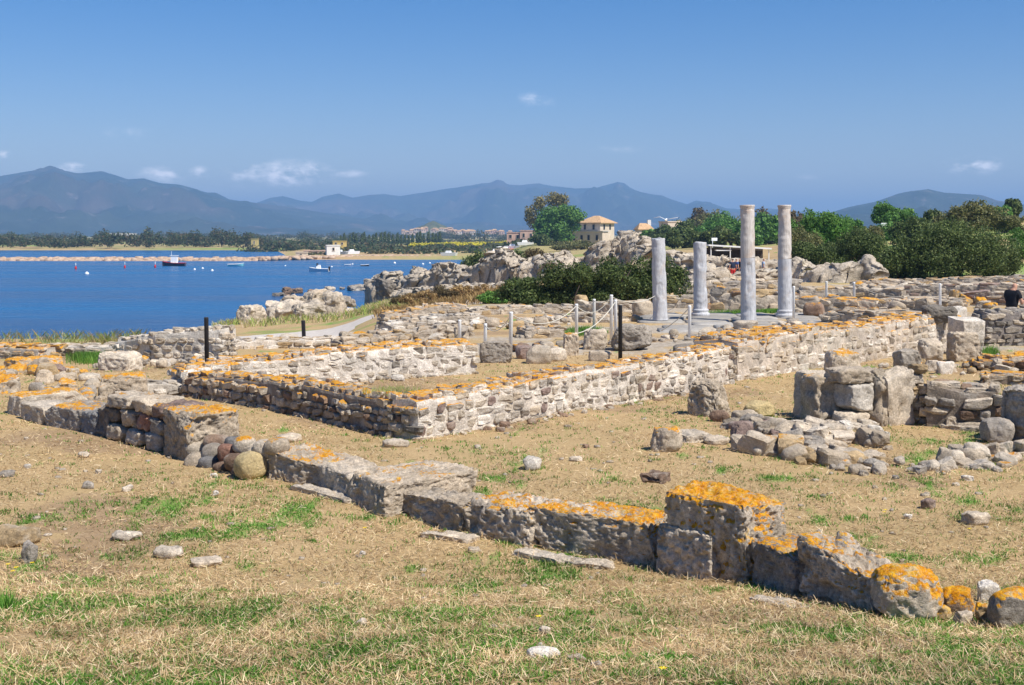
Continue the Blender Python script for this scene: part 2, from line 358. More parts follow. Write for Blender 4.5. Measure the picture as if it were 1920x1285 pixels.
# ================================================================== THE LAND
_pp = np.array([at(*q) for q in ((330, 36), (430, 42), (520, 47), (600, 52), (690, 56), (780, 58), (880, 58))])
_ps = np.linspace(0, 6, 61); PATH_PTS = [np.array([np.interp(s_, range(7), _pp[:, 0]), np.interp(s_, range(7), _pp[:, 1])]) for s_ in _ps]
def seg_dist(X, Y, pts):
    d = np.full(len(X), 1e9)
    for a, b in zip(pts[:-1], pts[1:]):
        ab = b - a; t = np.clip(((X - a[0]) * ab[0] + (Y - a[1]) * ab[1]) / (ab @ ab), 0, 1)
        d = np.minimum(d, np.hypot(X - a[0] - t * ab[0], Y - a[1] - t * ab[1]))
    return d
def green_mask(X, Y):
    """where fresh grass grows among the straw"""
    px = CX + F * X / np.maximum(Y, 3)
    bias = np.clip((12 - Y) / 7.8, 0, 1) * .26 + sstep(7.2, 4.6, Y) * .10 * sstep(1100, 300, px) + .12 * sstep(1600, 1900, px) * sstep(9, 12, Y) - .02
    bias = bias + .10 * sstep(700, 1000, px) * sstep(10, 13, Y) * sstep(24, 18, Y)
    n = .5 + .5 * (.45 * n2(X, Y, .9, 21, 3) + .5 * n2(X, Y, 3.4, 22, 3) + .45 * n2(X, Y, 9, 23, 3))
    return sstep(.54, .80, n + bias * .62)
NU, NY = 420, 470
tt = np.linspace(-1, 1, NU); uu = .62 * tt + 1.9 * tt ** 5
yy = np.exp(np.linspace(math.log(1.0), math.log(12506.0), NY)) - 6.0
UU, YY = np.meshgrid(uu, yy); XX = (UU * (YY + 6)).ravel(); YY = YY.ravel()
ZZ = gz(XX, YY)
idx = np.arange(NU * NY).reshape(NY, NU)
quads = np.stack([idx[:-1, :-1], idx[:-1, 1:], idx[1:, 1:], idx[1:, :-1]], -1).reshape(-1, 4)
g_me = mesh('ground', np.stack([XX, YY, ZZ], 1), quads)
gpx = CX + F * XX / np.maximum(YY, 3)
cov = np.zeros((len(XX), 4)); cov[:, 3] = 1
cov[:, 0] = green_mask(XX, YY) * .8
bank = sstep(-.1, .3, ZZ) * sstep(26, 34, YY) * sstep(900, 700, gpx)
cov[:, 0] = np.maximum(cov[:, 0], .55 * bank * sstep(-.1, .4, n2(XX, YY, .25, 31)))
far = sstep(110, 200, YY)
cov[:, 0] = np.maximum(cov[:, 0], far * (.42 + .6 * n2(XX, YY, .02, 32)))
cov[:, 0] = np.maximum(cov[:, 0], sstep(1480, 1560, gpx) * sstep(52, 62, YY) * (.5 + .5 * n2(XX, YY, .2, 35)))
cov[:, 1] = sstep(.0, .5, n2(XX, YY, .6, 33, 5)) * .85                      # bare earth
ruinz = sstep(24, 27, YY) * sstep(70, 52, YY) * sstep(700, 790, gpx)
cov[:, 2] = np.maximum(ruinz * sstep(-.45, .25, n2(XX, YY, .45, 34)) * .85, sstep(.55, .15, np.abs(ZZ)) * .9 * sstep(60, 75, YY) * sstep(240, 200, YY))   # pale trodden earth, shingle by the water
ca = g_me.color_attributes.new('cover', 'FLOAT_COLOR', 'POINT'); ca.data.foreach_set('color', cov.astype(np.float32).ravel())

t = NT('dry_meadow'); g = t.pos(); P = g.outputs['Position']
at_ = t.node('ShaderNodeAttribute'); at_.attribute_name = 'cover'
sx = t.node('ShaderNodeSeparateColor'); t.l.new(at_.outputs['Color'], sx.inputs[0])
fine = t.noise(P, 42, 6, .75); mid = t.noise(P, 7, 5, .65); big = t.noise(P, .8, 4, .55)
mp = t.node('ShaderNodeMapping'); mp.inputs['Scale'].default_value = (1, 3.2, 1); mp.inputs['Rotation'].default_value = (0, 0, .7); t.l.new(P, mp.inputs[0])
str1 = t.noise(mp.outputs[0], 30, 5, .8, 1.5)
straw = t.ramp(str1, [(.30, (.16, .10, .05)), (.44, (.37, .25, .125)), (.56, (.53, .38, .20)), (.72, (.70, .555, .34))])
straw = t.mix(t.mr(big, .35, .65, 0, .45), straw, (.38, .275, .13), 'MIX')
earth = t.ramp(mid, [(.3, (.19, .12, .07)), (.6, (.34, .235, .145)), (.8, (.46, .35, .24))])
col = t.mix(t.math('MULTIPLY', t.mr(t.math('ADD', sx.outputs['Green'], t.mr(mid, .3, .7, -.3, .3, False)), .35, .8), .7), straw, earth)
grs = t.ramp(fine, [(.3, (.06, .14, .02)), (.5, (.13, .27, .045)), (.72, (.27, .38, .10))])
col = t.mix(t.mr(t.math('ADD', sx.outputs['Red'], t.mr(fine, .3, .7, -.35, .35, False)), .3, .75), col, grs)
pale = t.ramp(mid, [(.3, (.26, .21, .155)), (.55, (.42, .36, .28)), (.75, (.55, .49, .40))])
col = t.mix(t.mr(t.math('ADD', sx.outputs['Blue'], t.mr(mid, .3, .7, -.25, .25, False)), .3, .7), col, pale)
nb = t.bump(t.math('ADD', str1, t.math('MULTIPLY', fine, .7)), .5, .018)
M_GROUND = t.done(col, .95, nb); t.b.inputs['Specular IOR Level'].default_value = .05
ground = obj('ground', g_me, M_GROUND); tag(ground, kind='structure')

# ---- sea
t = NT('sea_water'); P = t.pos().outputs['Position']
mp = t.node('ShaderNodeMapping'); mp.inputs['Scale'].default_value = (.45, 1, 1); t.l.new(P, mp.inputs[0])
w1 = t.noise(mp.outputs[0], .55, 5, .65, .6); w2 = t.noise(mp.outputs[0], 2.6, 4, .6, .4); mp2 = t.node('ShaderNodeMapping'); mp2.inputs['Scale'].default_value = (.12, 1, 1); t.l.new(P, mp2.inputs[0]); w3 = t.noise(mp2.outputs[0], .06, 6, .7, .6)
wc = t.mix(t.mr(w3, .35, .68), (.005, .058, .17), (.012, .115, .27))
t.b.inputs['IOR'].default_value = 1.33; t.b.inputs['Specular IOR Level'].default_value = .4
nb = t.bump(w2, .5, .10, t.bump(w1, .7, .35))
M_SEA = t.done(wc, t.mr(w3, .35, .68, .16, .3), nb)
sea = MB(); sea.add([(-900, 20, 0), (330, 20, 0), (330, 548, 0), (-900, 548, 0)], [(0, 1, 2, 3)])
tag(sea.build('sea', M_SEA), kind='structure')

# ---- footpath of pale gravel
pv, pf = [], []
for i in range(len(PATH_PTS)):
    a = PATH_PTS[max(i - 1, 0)]; b = PATH_PTS[min(i + 1, len(PATH_PTS) - 1)]; d = (b - a) / np.linalg.norm(b - a); n = np.array([-d[1], d[0]])
    for s in np.linspace(-1, 1, 9):
        w = 3.0 * (1 + .10 * math.sin(i * .7 + s)); q = PATH_PTS[i] + n * s * w
        pv.append((q[0], q[1], g1(*q) + (.03 if abs(s) < .99 else -.06)))
pf = [(i * 9 + j, i * 9 + j + 1, (i + 1) * 9 + j + 1, (i + 1) * 9 + j) for i in range(len(PATH_PTS) - 1) for j in range(8)]
t = NT('pale_gravel'); P = t.pos().outputs['Position']; n = t.noise(P, 3, 6, .7)
M_GRAVEL = t.done(t.ramp(n, [(.3, (.46, .41, .35)), (.6, (.58, .52, .45)), (.8, (.66, .60, .52))]), .95, t.bump(t.noise(P, 40, 3, .6), .5, .02))
tag(obj('path', mesh('path', pv, pf), M_GRAVEL), kind='structure')

# ---- mountains
t = NT('mountain_slopes'); P = t.pos().outputs['Position']
n_a = t.noise(P, .0035, 7, .62); n_b = t.noise(P, .012, 6, .66); n_c = t.noise(P, .0016, 4, .5)
mcol = t.mix(t.mr(n_a, .35, .68), (.018, .030, .014), (.045, .055, .03))
mcol = t.mix(t.math('MULTIPLY', t.mr(n_b, .58, .7), .65), mcol, (.22, .18, .16))
mcol = t.mix(t.math('MULTIPLY', t.mr(n_c, .5, .66), .35), mcol, (.20, .12, .10))
M_MOUNT = t.done(mcol, .95, t.bump(n_b, .8, 14)); t.b.inputs['Specular IOR Level'].default_value = .03
def mountain(name, pts, D, foot, seed, nx=300):
    px = np.linspace(pts[0][0], pts[-1][0], nx); ph = np.interp(px, [p[0] for p in pts], [p[1] for p in pts])
    ridge = (HY - ph) / F * D + EYE
    vs = np.concatenate([np.linspace(0, 1, 46), np.linspace(1.04, 1.5, 10)])
    Vx, Pp = np.meshgrid(vs, px, indexing='ij')
    Rg = np.broadcast_to(ridge, Vx.shape)
    d = foot + (D - foot) * Vx
    X = (Pp - CX) / F * d; 
    prof = np.where(Vx <= 1, Vx ** 1.45, np.clip(1 - (Vx - 1) * 1.6, 0, 1))
    pw = np.stack([X.ravel() / 520, d.ravel() / 900, np.zeros(X.size) + seed], 1)
    spur = (1 - np.abs(fbm(pw, 5, seed))) .reshape(X.shape); fine = fbm(pw * 5.1, 4, seed + 9).reshape(X.shape)
    env = np.where(Vx <= 1, 4 * Vx * (1 - Vx), 0) 
    z = 3 + (Rg - 3) * (prof + env * (1.0 * (spur - .74) + .2 * fine))
    z = np.where(Vx == 1, Rg * (1 + .015 * fine), z); z = np.maximum(z, np.where((Vx > 0), 2.0, -3.0))
    n, m = X.shape; ix = np.arange(n * m).reshape(n, m)
    q = np.stack([ix[:-1, :-1], ix[:-1, 1:], ix[1:, 1:], ix[1:, :-1]], -1).reshape(-1, 4)
    o = obj(name, mesh(name, np.stack([X.ravel(), d.ravel(), z.ravel()], 1), q), M_MOUNT); tag(o, kind='structure'); return o
mountain('mountain', [(-900, 420), (-500, 350), (-200, 340), (-60, 338), (0, 330), (50, 322), (95, 314), (120, 321), (145, 325), (190, 321), (215, 328), (240, 337), (270, 335), (300, 344), (335, 346), (365, 354),
    (385, 361), (405, 362), (430, 374), (480, 381), (540, 388), (600, 398), (680, 410), (760, 420), (860, 428), (960, 436)], 5000, 3000, 3, 420)
mountain('mountain', [(330, 420), (420, 392), (480, 381), (505, 372), (530, 368), (560, 376), (585, 379), (605, 369), (635, 363), (662, 371), (690, 366), (720, 364), (750, 368), (790, 362), (830, 355), (870, 350),
    (900, 345), (920, 343), (932, 337), (942, 339), (952, 346), (975, 348), (1010, 344), (1040, 349), (1080, 354), (1120, 352), (1140, 346), (1158, 342), (1170, 344), (1182, 353), (1200, 361), (1240, 367), (1262, 375),
    (1288, 383), (1305, 376), (1330, 380), (1362, 391), (1400, 394), (1440, 391), (1480, 395), (1560, 402), (1650, 415), (1750, 430)], 6800, 4300, 8, 420)
mountain('mountain', [(1480, 425), (1560, 398), (1590, 389), (1640, 379), (1680, 365), (1720, 357), (1740, 354), (1770, 361), (1810, 364), (1840, 366), (1870, 376), (1920, 384), (2000, 380), (2150, 350), (2400, 340), (2800, 390)], 4000, 2500, 13, 260)

# ---- hazy air round everything
hz = MB(); hz.box((0, 5800, 166), (27500, 14000, 340))
t = NT('hazy_air'); t.n.remove(t.b)
pv_ = t.node('ShaderNodeVolumePrincipled'); pv_.inputs['Color'].default_value = (.35, .62, 1.0, 1); pv_.inputs['Density'].default_value = 2.25e-4; pv_.inputs['Anisotropy'].default_value = 0.0
t.l.new(pv_.outputs[0], t.out.inputs['Volume'])
M_HAZE = t.m

# ================================================================== STONES
_cube = {}
def cube_grid(n):
    if n in _cube: return _cube[n]
    key = {}; V = []; Fc = []
    def vid(p):
        k = tuple(int(round(q * n)) for q in p)
        if k not in key: key[k] = len(V); V.append([2 * q / n - 1 for q in k])
        return key[k]
    for ax in range(3):
        for side in (0, 1):
            for i in range(n):
                for j in range(n):
                    c = []
                    for (a, b) in ((i, j), (i + 1, j), (i + 1, j + 1), (i, j + 1)):
                        p = [0, 0, 0]; p[ax] = side; p[(ax + 1) % 3] = a / n; p[(ax + 2) % 3] = b / n; c.append(vid(p))
                    Fc.append(c if side else c[::-1])
    _cube[n] = (np.array(V, float), np.array(Fc, np.int32)); return _cube[n]
def rock_mesh(name, n, dims, k=6.0, amp=.06, freq=2.0, seed=0, pit=0.0, skew=0.08, lean=(0, 0), top_slope=0.0, chip=0.0, cuts=6, ridge=0.0):
    """a rounded, worn block: x along its length, y its depth, z up from 0 to its height"""
    P, Fc = cube_grid(n); rr = random.Random(seed * 7 + 3)
    P = np.sign(P) * np.abs(P) ** .85
    nk = (np.abs(P) ** k).sum(1) ** (1 / k); q = P / nk[:, None]
    D = np.array(dims, float) / 2
    N = np.sign(q) * np.abs(q) ** (k - 1) / D; N /= np.linalg.norm(N, axis=1)[:, None] + 1e-9
    X = q * D; m = float(np.cbrt(D.prod()) * 2)
    s0 = seed * 13.37
    # uneven outline: shear and squeeze the block along its axes
    for a in range(3):
        for b in range(3):
            if a != b: X[:, a] *= 1 + skew * rr.uniform(-1, 1) * q[:, b]
    for _ in range(cuts):                                       # chipped-off corners and edges
        v = np.array([rr.uniform(-1, 1) for _ in range(3)]); v[rr.randrange(3)] *= .35; v /= np.linalg.norm(v)
        sup = float((X @ v).max()); c_ = sup * rr.uniform(.72, .93); ov = np.maximum(X @ v - c_, 0); X -= v[None, :] * (ov * .9)[:, None]
    X[:, 2] += top_slope * X[:, 0] * (q[:, 2] * .5 + .5)
    X[:, 0] += lean[0] * (X[:, 2] + D[2]); X[:, 1] += lean[1] * (X[:, 2] + D[2])
    Q = X / m * freq + s0
    d = amp * m * (fbm(Q, 4, seed, .55))
    if chip:
        c = vnoise(X / m * freq * .9 + s0 + 50, seed + 40); d -= chip * m * sstep(.15, .6, c)
    if pit:
        w = fbm(X / .12 + s0, 3, seed + 60, .65); d -= pit * .7 * sstep(.0, .5, w)
        w2 = fbm(X / .04 + s0, 3, seed + 70, .75); d -= pit * .9 * sstep(-.15, .45, w2)
        w3 = vnoise(X / .2 + s0, seed + 80); d -= pit * 1.2 * sstep(.45, .75, w3)
    if ridge:
        d += ridge * m * (.5 - np.abs(fbm(X / m * 3.1 + s0 + 9, 4, seed + 90, .6)) * 2) + ridge * .4 * m * fbm(X / m * 9 + s0, 3, seed + 95, .6)
    X = X + N * d[:, None]
    X[:, 2] += D[2]
    return mesh(name, X, Fc)
TINTS = {'sand': (.54, .445, .33), 'pale': (.58, .495, .385), 'white': (.70, .63, .53), 'grey': (.37, .325, .27), 'dark': (.22, .195, .165), 'ochre': (.48, .345, .19),
         'brown': (.27, .18, .125), 'purple': (.29, .21, .175), 'yellow': (.55, .43, .22), 'red': (.33, .18, .13), 'blue': (.24, .235, .23), 'grit': (.54, .455, .35)}
def tint(names, rr, lichen=0.0):
    c = TINTS[rr.choice(names)]; k = rr.uniform(.85, 1.15)
    return (c[0] * k, c[1] * k, c[2] * k, lichen)
NVAR = 14
STONE_VAR = [rock_mesh('wall_stone', 5, (1, 1, 1), rr_k + 1.5, .13, 2.2, 100 + i, 0, .2, chip=.08) for i, rr_k in enumerate([5, 6, 7, 9, 4.5, 6, 8, 5, 3.6, 10, 6, 7, 4, 5.5])]
COBBLE_VAR = [rock_mesh('cobble', 6, (1, 1, 1), 2.4 + .25 * (i % 3), .10, 1.5, 150 + i, 0, .1, cuts=0) for i in range(8)]
BOULDER_VAR = [rock_mesh('boulder', 14, (1, 1, 1), 3.2 + .4 * (i % 4), .20, 1.5, 180 + i, 0, .18, chip=.08) for i in range(8)]
for m_ in STONE_VAR: m_.polygons.foreach_set('use_smooth', np.zeros(len(m_.polygons), bool))
for m_ in STONE_VAR + COBBLE_VAR: m_.materials.append(M_STONE)
for m_ in BOULDER_VAR: m_.materials.append(M_STONE)

def block_at(name, parent, A, B, h, thick, seed, col, n=14, k=7, amp=.045, freq=2.2, pit=.02, sink=.07, top_slope=0., skew=.05, lean=(0, 0), chip=.03, back=True, mat=None, z0=None, cuts=5):
    """a block whose front bottom edge runs on the ground from A to B (seen left to right)"""
    A, B = np.array(A, float), np.array(B, float); d = B - A; L = float(np.linalg.norm(d)); d /= L
    n_ = np.array([-d[1], d[0]])                                # away from the camera
    c = (A + B) / 2 + n_ * thick / 2
    z = (min(g1(*A), g1(*B), g1(*c)) if z0 is None else z0) - sink
    me = rock_mesh(name, n, (L, thick, h + sink), k, amp, freq, seed, pit, skew, lean, top_slope, chip, cuts)
    base = parent.location if parent is not None else Vector((0, 0, 0))
    o = obj(name, me, mat or M_STONE, parent, (c[0] - base[0], c[1] - base[1], z - base[2]), (0, 0, math.atan2(d[1], d[0])), None, col)
    return o
def stone_on(name, parent, loc, dims, rot, col, rr, kind='stone'):
    lib = {'stone': STONE_VAR, 'cobble': COBBLE_VAR, 'boulder': BOULDER_VAR}[kind]
    base = parent.location if parent is not None else Vector((0, 0, 0))
    return obj(name, lib[rr.randrange(len(lib))], None, parent, (loc[0] - base[0], loc[1] - base[1], loc[2] - base[2]), rot, dims, col)

def rubble_wall(label, pts, hs, thick, seed, palette=('pale', 'sand', 'sand', 'white', 'grey', 'brown'), course=.115, slen=.2, lichen=.0, proud=.035, core=(.56, .50, .42),
                ends=True, end_palette=None, top=True, ruin=.25, gap=.82, name='ruined_wall', cat='wall', cap_len=1.0, zs=None, group=None, face_lichen=0.0, max_stones=290, depth=.13, jit=.03, core_amp=.022, core_in=.02):
    """pts: front base line (left to right as seen), hs: heights there. A lime-mortar core, faced and capped with single stones."""
    rr = random.Random(seed); pts = [np.array(p, float) for p in pts]
    z_of = (lambda p, t: g1(*p)) if zs is None else (lambda p, t: float(np.interp(t, range(len(zs)), zs)))
    p0 = pts[0]; root = empty(name, (p0[0], p0[1], z_of(p0, 0))); tag(root, label, cat, group); base = root.location
    segs = []
    for i in range(len(pts) - 1):
        d = pts[i + 1] - pts[i]; L = float(np.linalg.norm(d)); segs.append((pts[i], d / L, L, hs[i], hs[i + 1], i))
    # ---- core
    V = []; Fc = []
    rows = []; 
    for (a, d, L, h0, h1, i) in segs:
        n_ = np.array([-d[1], d[0]]); m = max(2, int(L / max(.08, L / 110)))
        for j in range(m + (1 if i == len(segs) - 1 else 0)):
            t = j / m; p = a + d * L * t; h = h0 + (h1 - h0) * t; z = z_of(p, i + t)
            h = max(.03, h * (1 - ruin * .35 * (.5 + .5 * float(n2(p[0], p[1], 1.4, seed)[0]))) - .03)
            ring = []
            for (o, zz) in ((0, -.15), (0, h * .1), (0, h * .27), (0, h * .44), (0, h * .6), (0, h * .78), (0, h * .92), (.03, h), (thick * .33, h + .02), (thick * .66, h + .02), (thick - .03, h), (thick, h * .6), (thick, -.15)):
                q = p + n_ * (o + (core_in if o == 0 else 0)); ring.append((q[0], q[1], z + zz))
            rows.append(ring)
    K = 13
    for ring in rows: V += ring
    for r in range(len(rows) - 1):
        for q in range(K - 1): Fc.append((r * K + q, (r + 1) * K + q, (r + 1) * K + q + 1, r * K + q + 1))
    Fc.append(tuple(range(K))); Fc.append(tuple(range((len(rows) - 1) * K + K - 1, (len(rows) - 1) * K - 1, -1)))
    V = np.array(V); nz = np.stack([fbm(V * 6.1 + 9, 3, seed), fbm(V * 6.1 + 31, 3, seed + 1), fbm(V * 6.1 + 57, 3, seed + 2)], 1) * core_amp
    V = V + nz - np.array(base)
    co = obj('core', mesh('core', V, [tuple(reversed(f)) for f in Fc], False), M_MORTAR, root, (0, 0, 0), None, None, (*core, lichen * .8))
    # ---- facing stones
    cnt = 0; spots = []
    def lay(a, d, L, h0, h1, i, xp=0.0):
        nonlocal cnt
        n_ = np.array([-d[1], d[0]]); hm = max(h0, h1); rz = math.atan2(d[1], d[0]); z = -.02 - rr.uniform(0, .03)
        while z < hm:
            ch = course * rr.uniform(.75, 1.3); x = rr.uniform(-.3, 0) * slen
            while x < L:
                w = slen * rr.choice((.55, .75, .9, 1.0, 1.25, 1.6)); xm = x + w / 2; x += w
                if xm < 0 or xm > L: continue
                t = xm / L; h = h0 + (h1 - h0) * t; p = a + d * xm
                h *= 1 - ruin * (.5 + .5 * float(n2(p[0], p[1], 1.4, seed)[0]))
                if z + ch * .75 > h or rr.random() < .05: continue
                zz = z_of(p, i + t) + z; hh = ch * gap * rr.uniform(.85, 1.08)
                q = p + n_ * (depth / 2 - proud * rr.uniform(.3, 1.25) - xp)
                top_one = z + ch * 1.75 > h
                spots.append((w * hh, (q[0], q[1], zz), (w * gap * rr.uniform(.88, 1.06), depth, hh), (rr.uniform(-.05 - jit * 1.5, .05 + jit * 1.5), rr.uniform(-.05 - jit * 2, .05 + jit * 2), rz + rr.uniform(-.05 - jit * 2, .05 + jit * 2)), lichen * rr.uniform(.8, 1) if top_one else face_lichen * rr.random()))
            z += ch
    for (a, d, L, h0, h1, i) in segs: lay(a, d, L, h0, h1, i)
    if ends:
        for (p, d, h, i) in ((segs[0][0], segs[0][1], hs[0], 0), (pts[-1], segs[-1][1], hs[-1], len(pts) - 1)):
            n_ = np.array([-d[1], d[0]])
            k0 = len(spots)
            if i == 0:
                lay(p + n_ * thick, -n_, thick, h, h, 0, .05)
                if end_palette: spots[k0:] = [(*s_, end_palette) for s_ in spots[k0:]]
            else: lay(p, n_, thick, h, h, i, .05)
    if top:
        for (a, d, L, h0, h1, i) in segs:
            n_ = np.array([-d[1], d[0]]); rz = math.atan2(d[1], d[0]); y = .06
            while y < thick:
                x = rr.uniform(0, .2) * slen; dw = slen * rr.uniform(.6, 1.0) * cap_len
                while x < L:
                    w = slen * rr.choice((.6, .9, 1.1, 1.5)) * cap_len; xm = x + w / 2; x += w * rr.uniform(1, 1.25)
                    if xm > L: break
                    t = xm / L; p = a + d * xm; h = (h0 + (h1 - h0) * t) * (1 - ruin * .35 * (.5 + .5 * float(n2(p[0], p[1], 1.4, seed)[0])))
                    q = p + n_ * min(y + dw * .35, thick - .04) ; hh = course * rr.uniform(.5, 1.1)
                    spots.append((w * dw * .8, (q[0], q[1], z_of(p, i + t) + h - hh * rr.uniform(.3, .62) - .02), (w * .86, dw * .9, hh), (rr.uniform(-.13, .13), rr.uniform(-.13, .13), rz + rr.uniform(-.25, .25)), lichen * rr.uniform(.8, 1.05)))
                y += dw
    spots.sort(key=lambda s: -s[0])
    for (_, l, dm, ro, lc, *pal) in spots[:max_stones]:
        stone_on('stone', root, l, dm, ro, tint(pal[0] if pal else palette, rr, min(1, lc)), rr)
    return root

# ------------------------------------------------------------------ the long wall across the foreground
fw = ray(720, 970); front = empty('stone_block_wall', (fw[0], fw[1], g1(*fw)))
tag(front, 'low wall of worn sandstone blocks crossing the meadow in front, with a lichen-capped pier', 'wall')
def fb(L, Rr, hpx, thick, seed, t_='grit', lich=.5, **k):
    A, B = ray(*L), ray(*Rr); sc = (A[1] + B[1]) / 2 / F
    c = TINTS[t_]; kk = k.pop('kk', 1.0); k['n'] = int(k.get('n', 14) * (2.3 if hpx > 40 else 1.6)); k['k'] = k.get('k', 7) * 1.8; k['amp'] = k.get('amp', .045) * .55; k['cuts'] = k.get('cuts', 3)
    return block_at(k.pop('name', 'block'), front, A, B, hpx * sc, thick, seed, (c[0] * kk, c[1] * kk, c[2] * kk, lich), **k)
fb((10, 776), (36, 782), 40, 1.0, 301, 'pale', .75, n=14)
fb((34, 785), (84, 797), 32, .55, 302, 'pale', .2, n=14, chip=.10)
fb((83, 797), (146, 810), 42, .6, 303, 'grey', .62, n=14)
fb((149, 810), (176, 817), 44, .4, 304, 'blue', .0, n=14, k=4)
fb((174, 815), (203, 822), 56, .45, 305, 'dark', .0, n=14, k=5)
# rubble stretch with a pale cap
rr = random.Random(5)
for i, (px, pyb, w_, hpx, z_, tn) in enumerate([(212, 826, 34, 30, 0, 'sand'), (245, 834, 34, 30, 0, 'grit'), (278, 842, 36, 32, 0, 'grey'), (205, 822, 30, 28, 30, 'dark'), (234, 829, 30, 30, 30, 'sand'),
        (262, 836, 30, 34, 30, 'red'), (290, 844, 30, 28, 31, 'grey'), (215, 826, 44, 26, 58, 'pale'), (258, 836, 46, 28, 60, 'sand'), (296, 845, 34, 30, 58, 'purple')]):
    A, B = ray(px - w_ / 2, pyb - w_ * .12), ray(px + w_ / 2, pyb + w_ * .12); sc = A[1] / F
    block_at('stone', front, A, B, hpx * sc, (.36 if z_ < 50 else .5), 330 + i, tint((tn,), rr, .45 if z_ > 50 else 0), n=14, k=6, amp=.11, pit=.02, sink=.01, z0=g1(*A) + z_ * sc)
fb((302, 848), (352, 864), 90, .62, 306, 'sand', .72, n=20, pit=.03, k=9)
# cobbles packed into a gap
for i, (px, py, r1, r2, tn, lc) in enumerate([(368, 845, 22, 17, 'pale', 0), (372, 868, 24, 18, 'sand', 0), (398, 850, 20, 17, 'grey', 0), (393, 872, 17, 15, 'blue', 0), (425, 850, 17, 16, 'red', 0), (437, 831, 17, 12, 'blue', 0),
        (405, 828, 24, 12, 'brown', .1), (379, 826, 22, 14, 'pale', .2), (457, 836, 20, 16, 'pale', .75), (440, 868, 20, 16, 'brown', 0), (420, 880, 17, 13, 'brown', 0), (374, 884, 17, 12, 'purple', 0),
        (472, 873, 27, 25, 'yellow', 0), (445, 884, 14, 18, 'purple', 0), (498, 843, 22, 17, 'pale', .5), (478, 851, 15, 12, 'sand', .3), (520, 838, 22, 15, 'sand', .5)]):
    A = ray(px, 862 + (px - 355) * .27 + 3); Y = A[1] + (.14 if py < 860 else .05) + max(0, (856 - py)) * .012; sc = Y / F
    X = (px - CX) * sc; z = zat(py, Y)
    stone_on('cobble', front, (X, Y, z - r2 * sc), (2.1 * r1 * sc, 2.0 * r1 * sc, 2.1 * r2 * sc), (rr.uniform(-.1, .1), rr.uniform(-.1, .1), rr.uniform(0, 6)), tint((tn,), rr, lc), rr, 'cobble')
A, B = ray(356, 866), ray(500, 898)
block_at('fill', front, A + np.array([.12, .18]), B + np.array([.12, .14]), .2, .3, 345, (*TINTS['grit'], 0), n=12, k=5, amp=.08)
fb((496, 896), (588, 915), 52, .55, 307, 'grit', .62, n=18, top_slope=-.12, pit=.03)
fb((574, 906), (650, 940), 48, .5, 308, 'grit', .3, n=18, k=6, pit=.03)
fb((632, 944), (721, 971), 62, 1.02, 309, 'sand', .52, n=26, k=12, pit=.022, amp=.02, chip=.015)
fb((742, 962), (866, 1002), 54, .34, 310, 'sand', .35, n=22, pit=.035, top_slope=.1)
fb((862, 1000), (990, 1028), 74, .42, 311, 'grit', .66, n=24, pit=.035)
fb((986, 1022), (1224, 1066), 84, .40, 312, 'grit', .74, n=30, k=8, pit=.028, amp=.03)
fb((1196, 966), (1238, 972), 16, .25, 313, 'brown', .1, n=10, z0=5.02, sink=.01)
# the pier: a tall block with a lower step on its left
pier = fb((1240, 1072), (1400, 1098), 170, .42, 314, 'grit', .98, n=30, k=6, pit=.03, amp=.05, chip=.03, cuts=1)
fb((1227, 1072), (1335, 1092), 96, .34, 315, 'grit', .1, n=26, k=7, pit=.03)
fb((1404, 1097), (1488, 1118), 96, .36, 316, 'grey', .72, n=22, k=8, pit=.02)
fb((1481, 1116), (1656, 1152), 108, .36, 317, 'grit', .70, n=30, k=6, pit=.04, top_slope=-.13, amp=.06)
# kerb of footing slabs in front of the wall
for i, (a, b) in enumerate([((955, 1040), (1060, 1062)), ((1050, 1058), (1150, 1072)), ((525, 915), (650, 948)), ((780, 1008), (880, 1022)), ((1400, 1128), (1500, 1140))]):
    fb(a, b, 12, .16, 350 + i, 'grit', 0, n=12, k=6, amp=.05, sink=.05, name='footing_slab')

# ------------------------------------------------------------------ boulders closing the wall at the right
def loose(name, label, px, pyb, wpx, hpx, tn, lich, seed, n=12, k=3.2, amp=.12, cat='stone', group=None, dfac=.8, pit=.008, rz=None, sink=.18, Y=None, parent=None, chip=.05, freq=1.7):
    p = ray(px, pyb) if Y is None else at(px, Y); sc = p[1] / F; rr_ = random.Random(seed)
    w, h = wpx * sc, hpx * sc; c = TINTS[tn] if isinstance(tn, str) else tn
    me = rock_mesh(name, n, (w, w * dfac, h * (1 + sink)), k, amp, freq, seed, pit, .12, chip=chip)
    p = p + np.array([0, w * dfac * .4])
    o = obj(name, me, M_STONE, parent, (p[0], p[1], g1(*p) - h * sink), (0, 0, rr_.uniform(-.5, .5) if rz is None else rz), None, (*c, lich))
    if parent is None: tag(o, label, cat, group)
    return o
loose('boulder', 'big rounded boulder covered with orange lichen at the right end of the front wall', 1712, 1158, 128, 98, 'grit', .98, 401, 26, 2.8, .09, 'boulder', pit=.02)
loose('boulder', 'broken grey stone leaning on the shaded side of the big lichen boulder', 1662, 1150, 50, 70, 'grey', .0, 402, 14, 4, .1, 'boulder')
loose('stone', 'orange lichen stone piled behind two small round stones at the right edge', 1805, 1152, 62, 54, 'brown', .95, 403, 14, 3)
loose('stone', 'small round orange stone left of the pair beside the white stone', 1772, 1158, 34, 27, 'ochre', 1.0, 404, 12, 2.6)
loose('stone', 'small round orange stone right of the pair beneath the white stone', 1851, 1160, 38, 36, 'ochre', 1.0, 405, 12, 2.6)
loose('stone', 'bright white angular stone among orange ones at the right edge', 1858, 1128, 42, 40, 'white', .0, 406, 10, 5)
loose('boulder', 'dark boulder with orange lichen cut by the right edge of the picture', 1910, 1172, 92, 72, 'dark', .93, 407, 18, 3, .1, 'boulder')
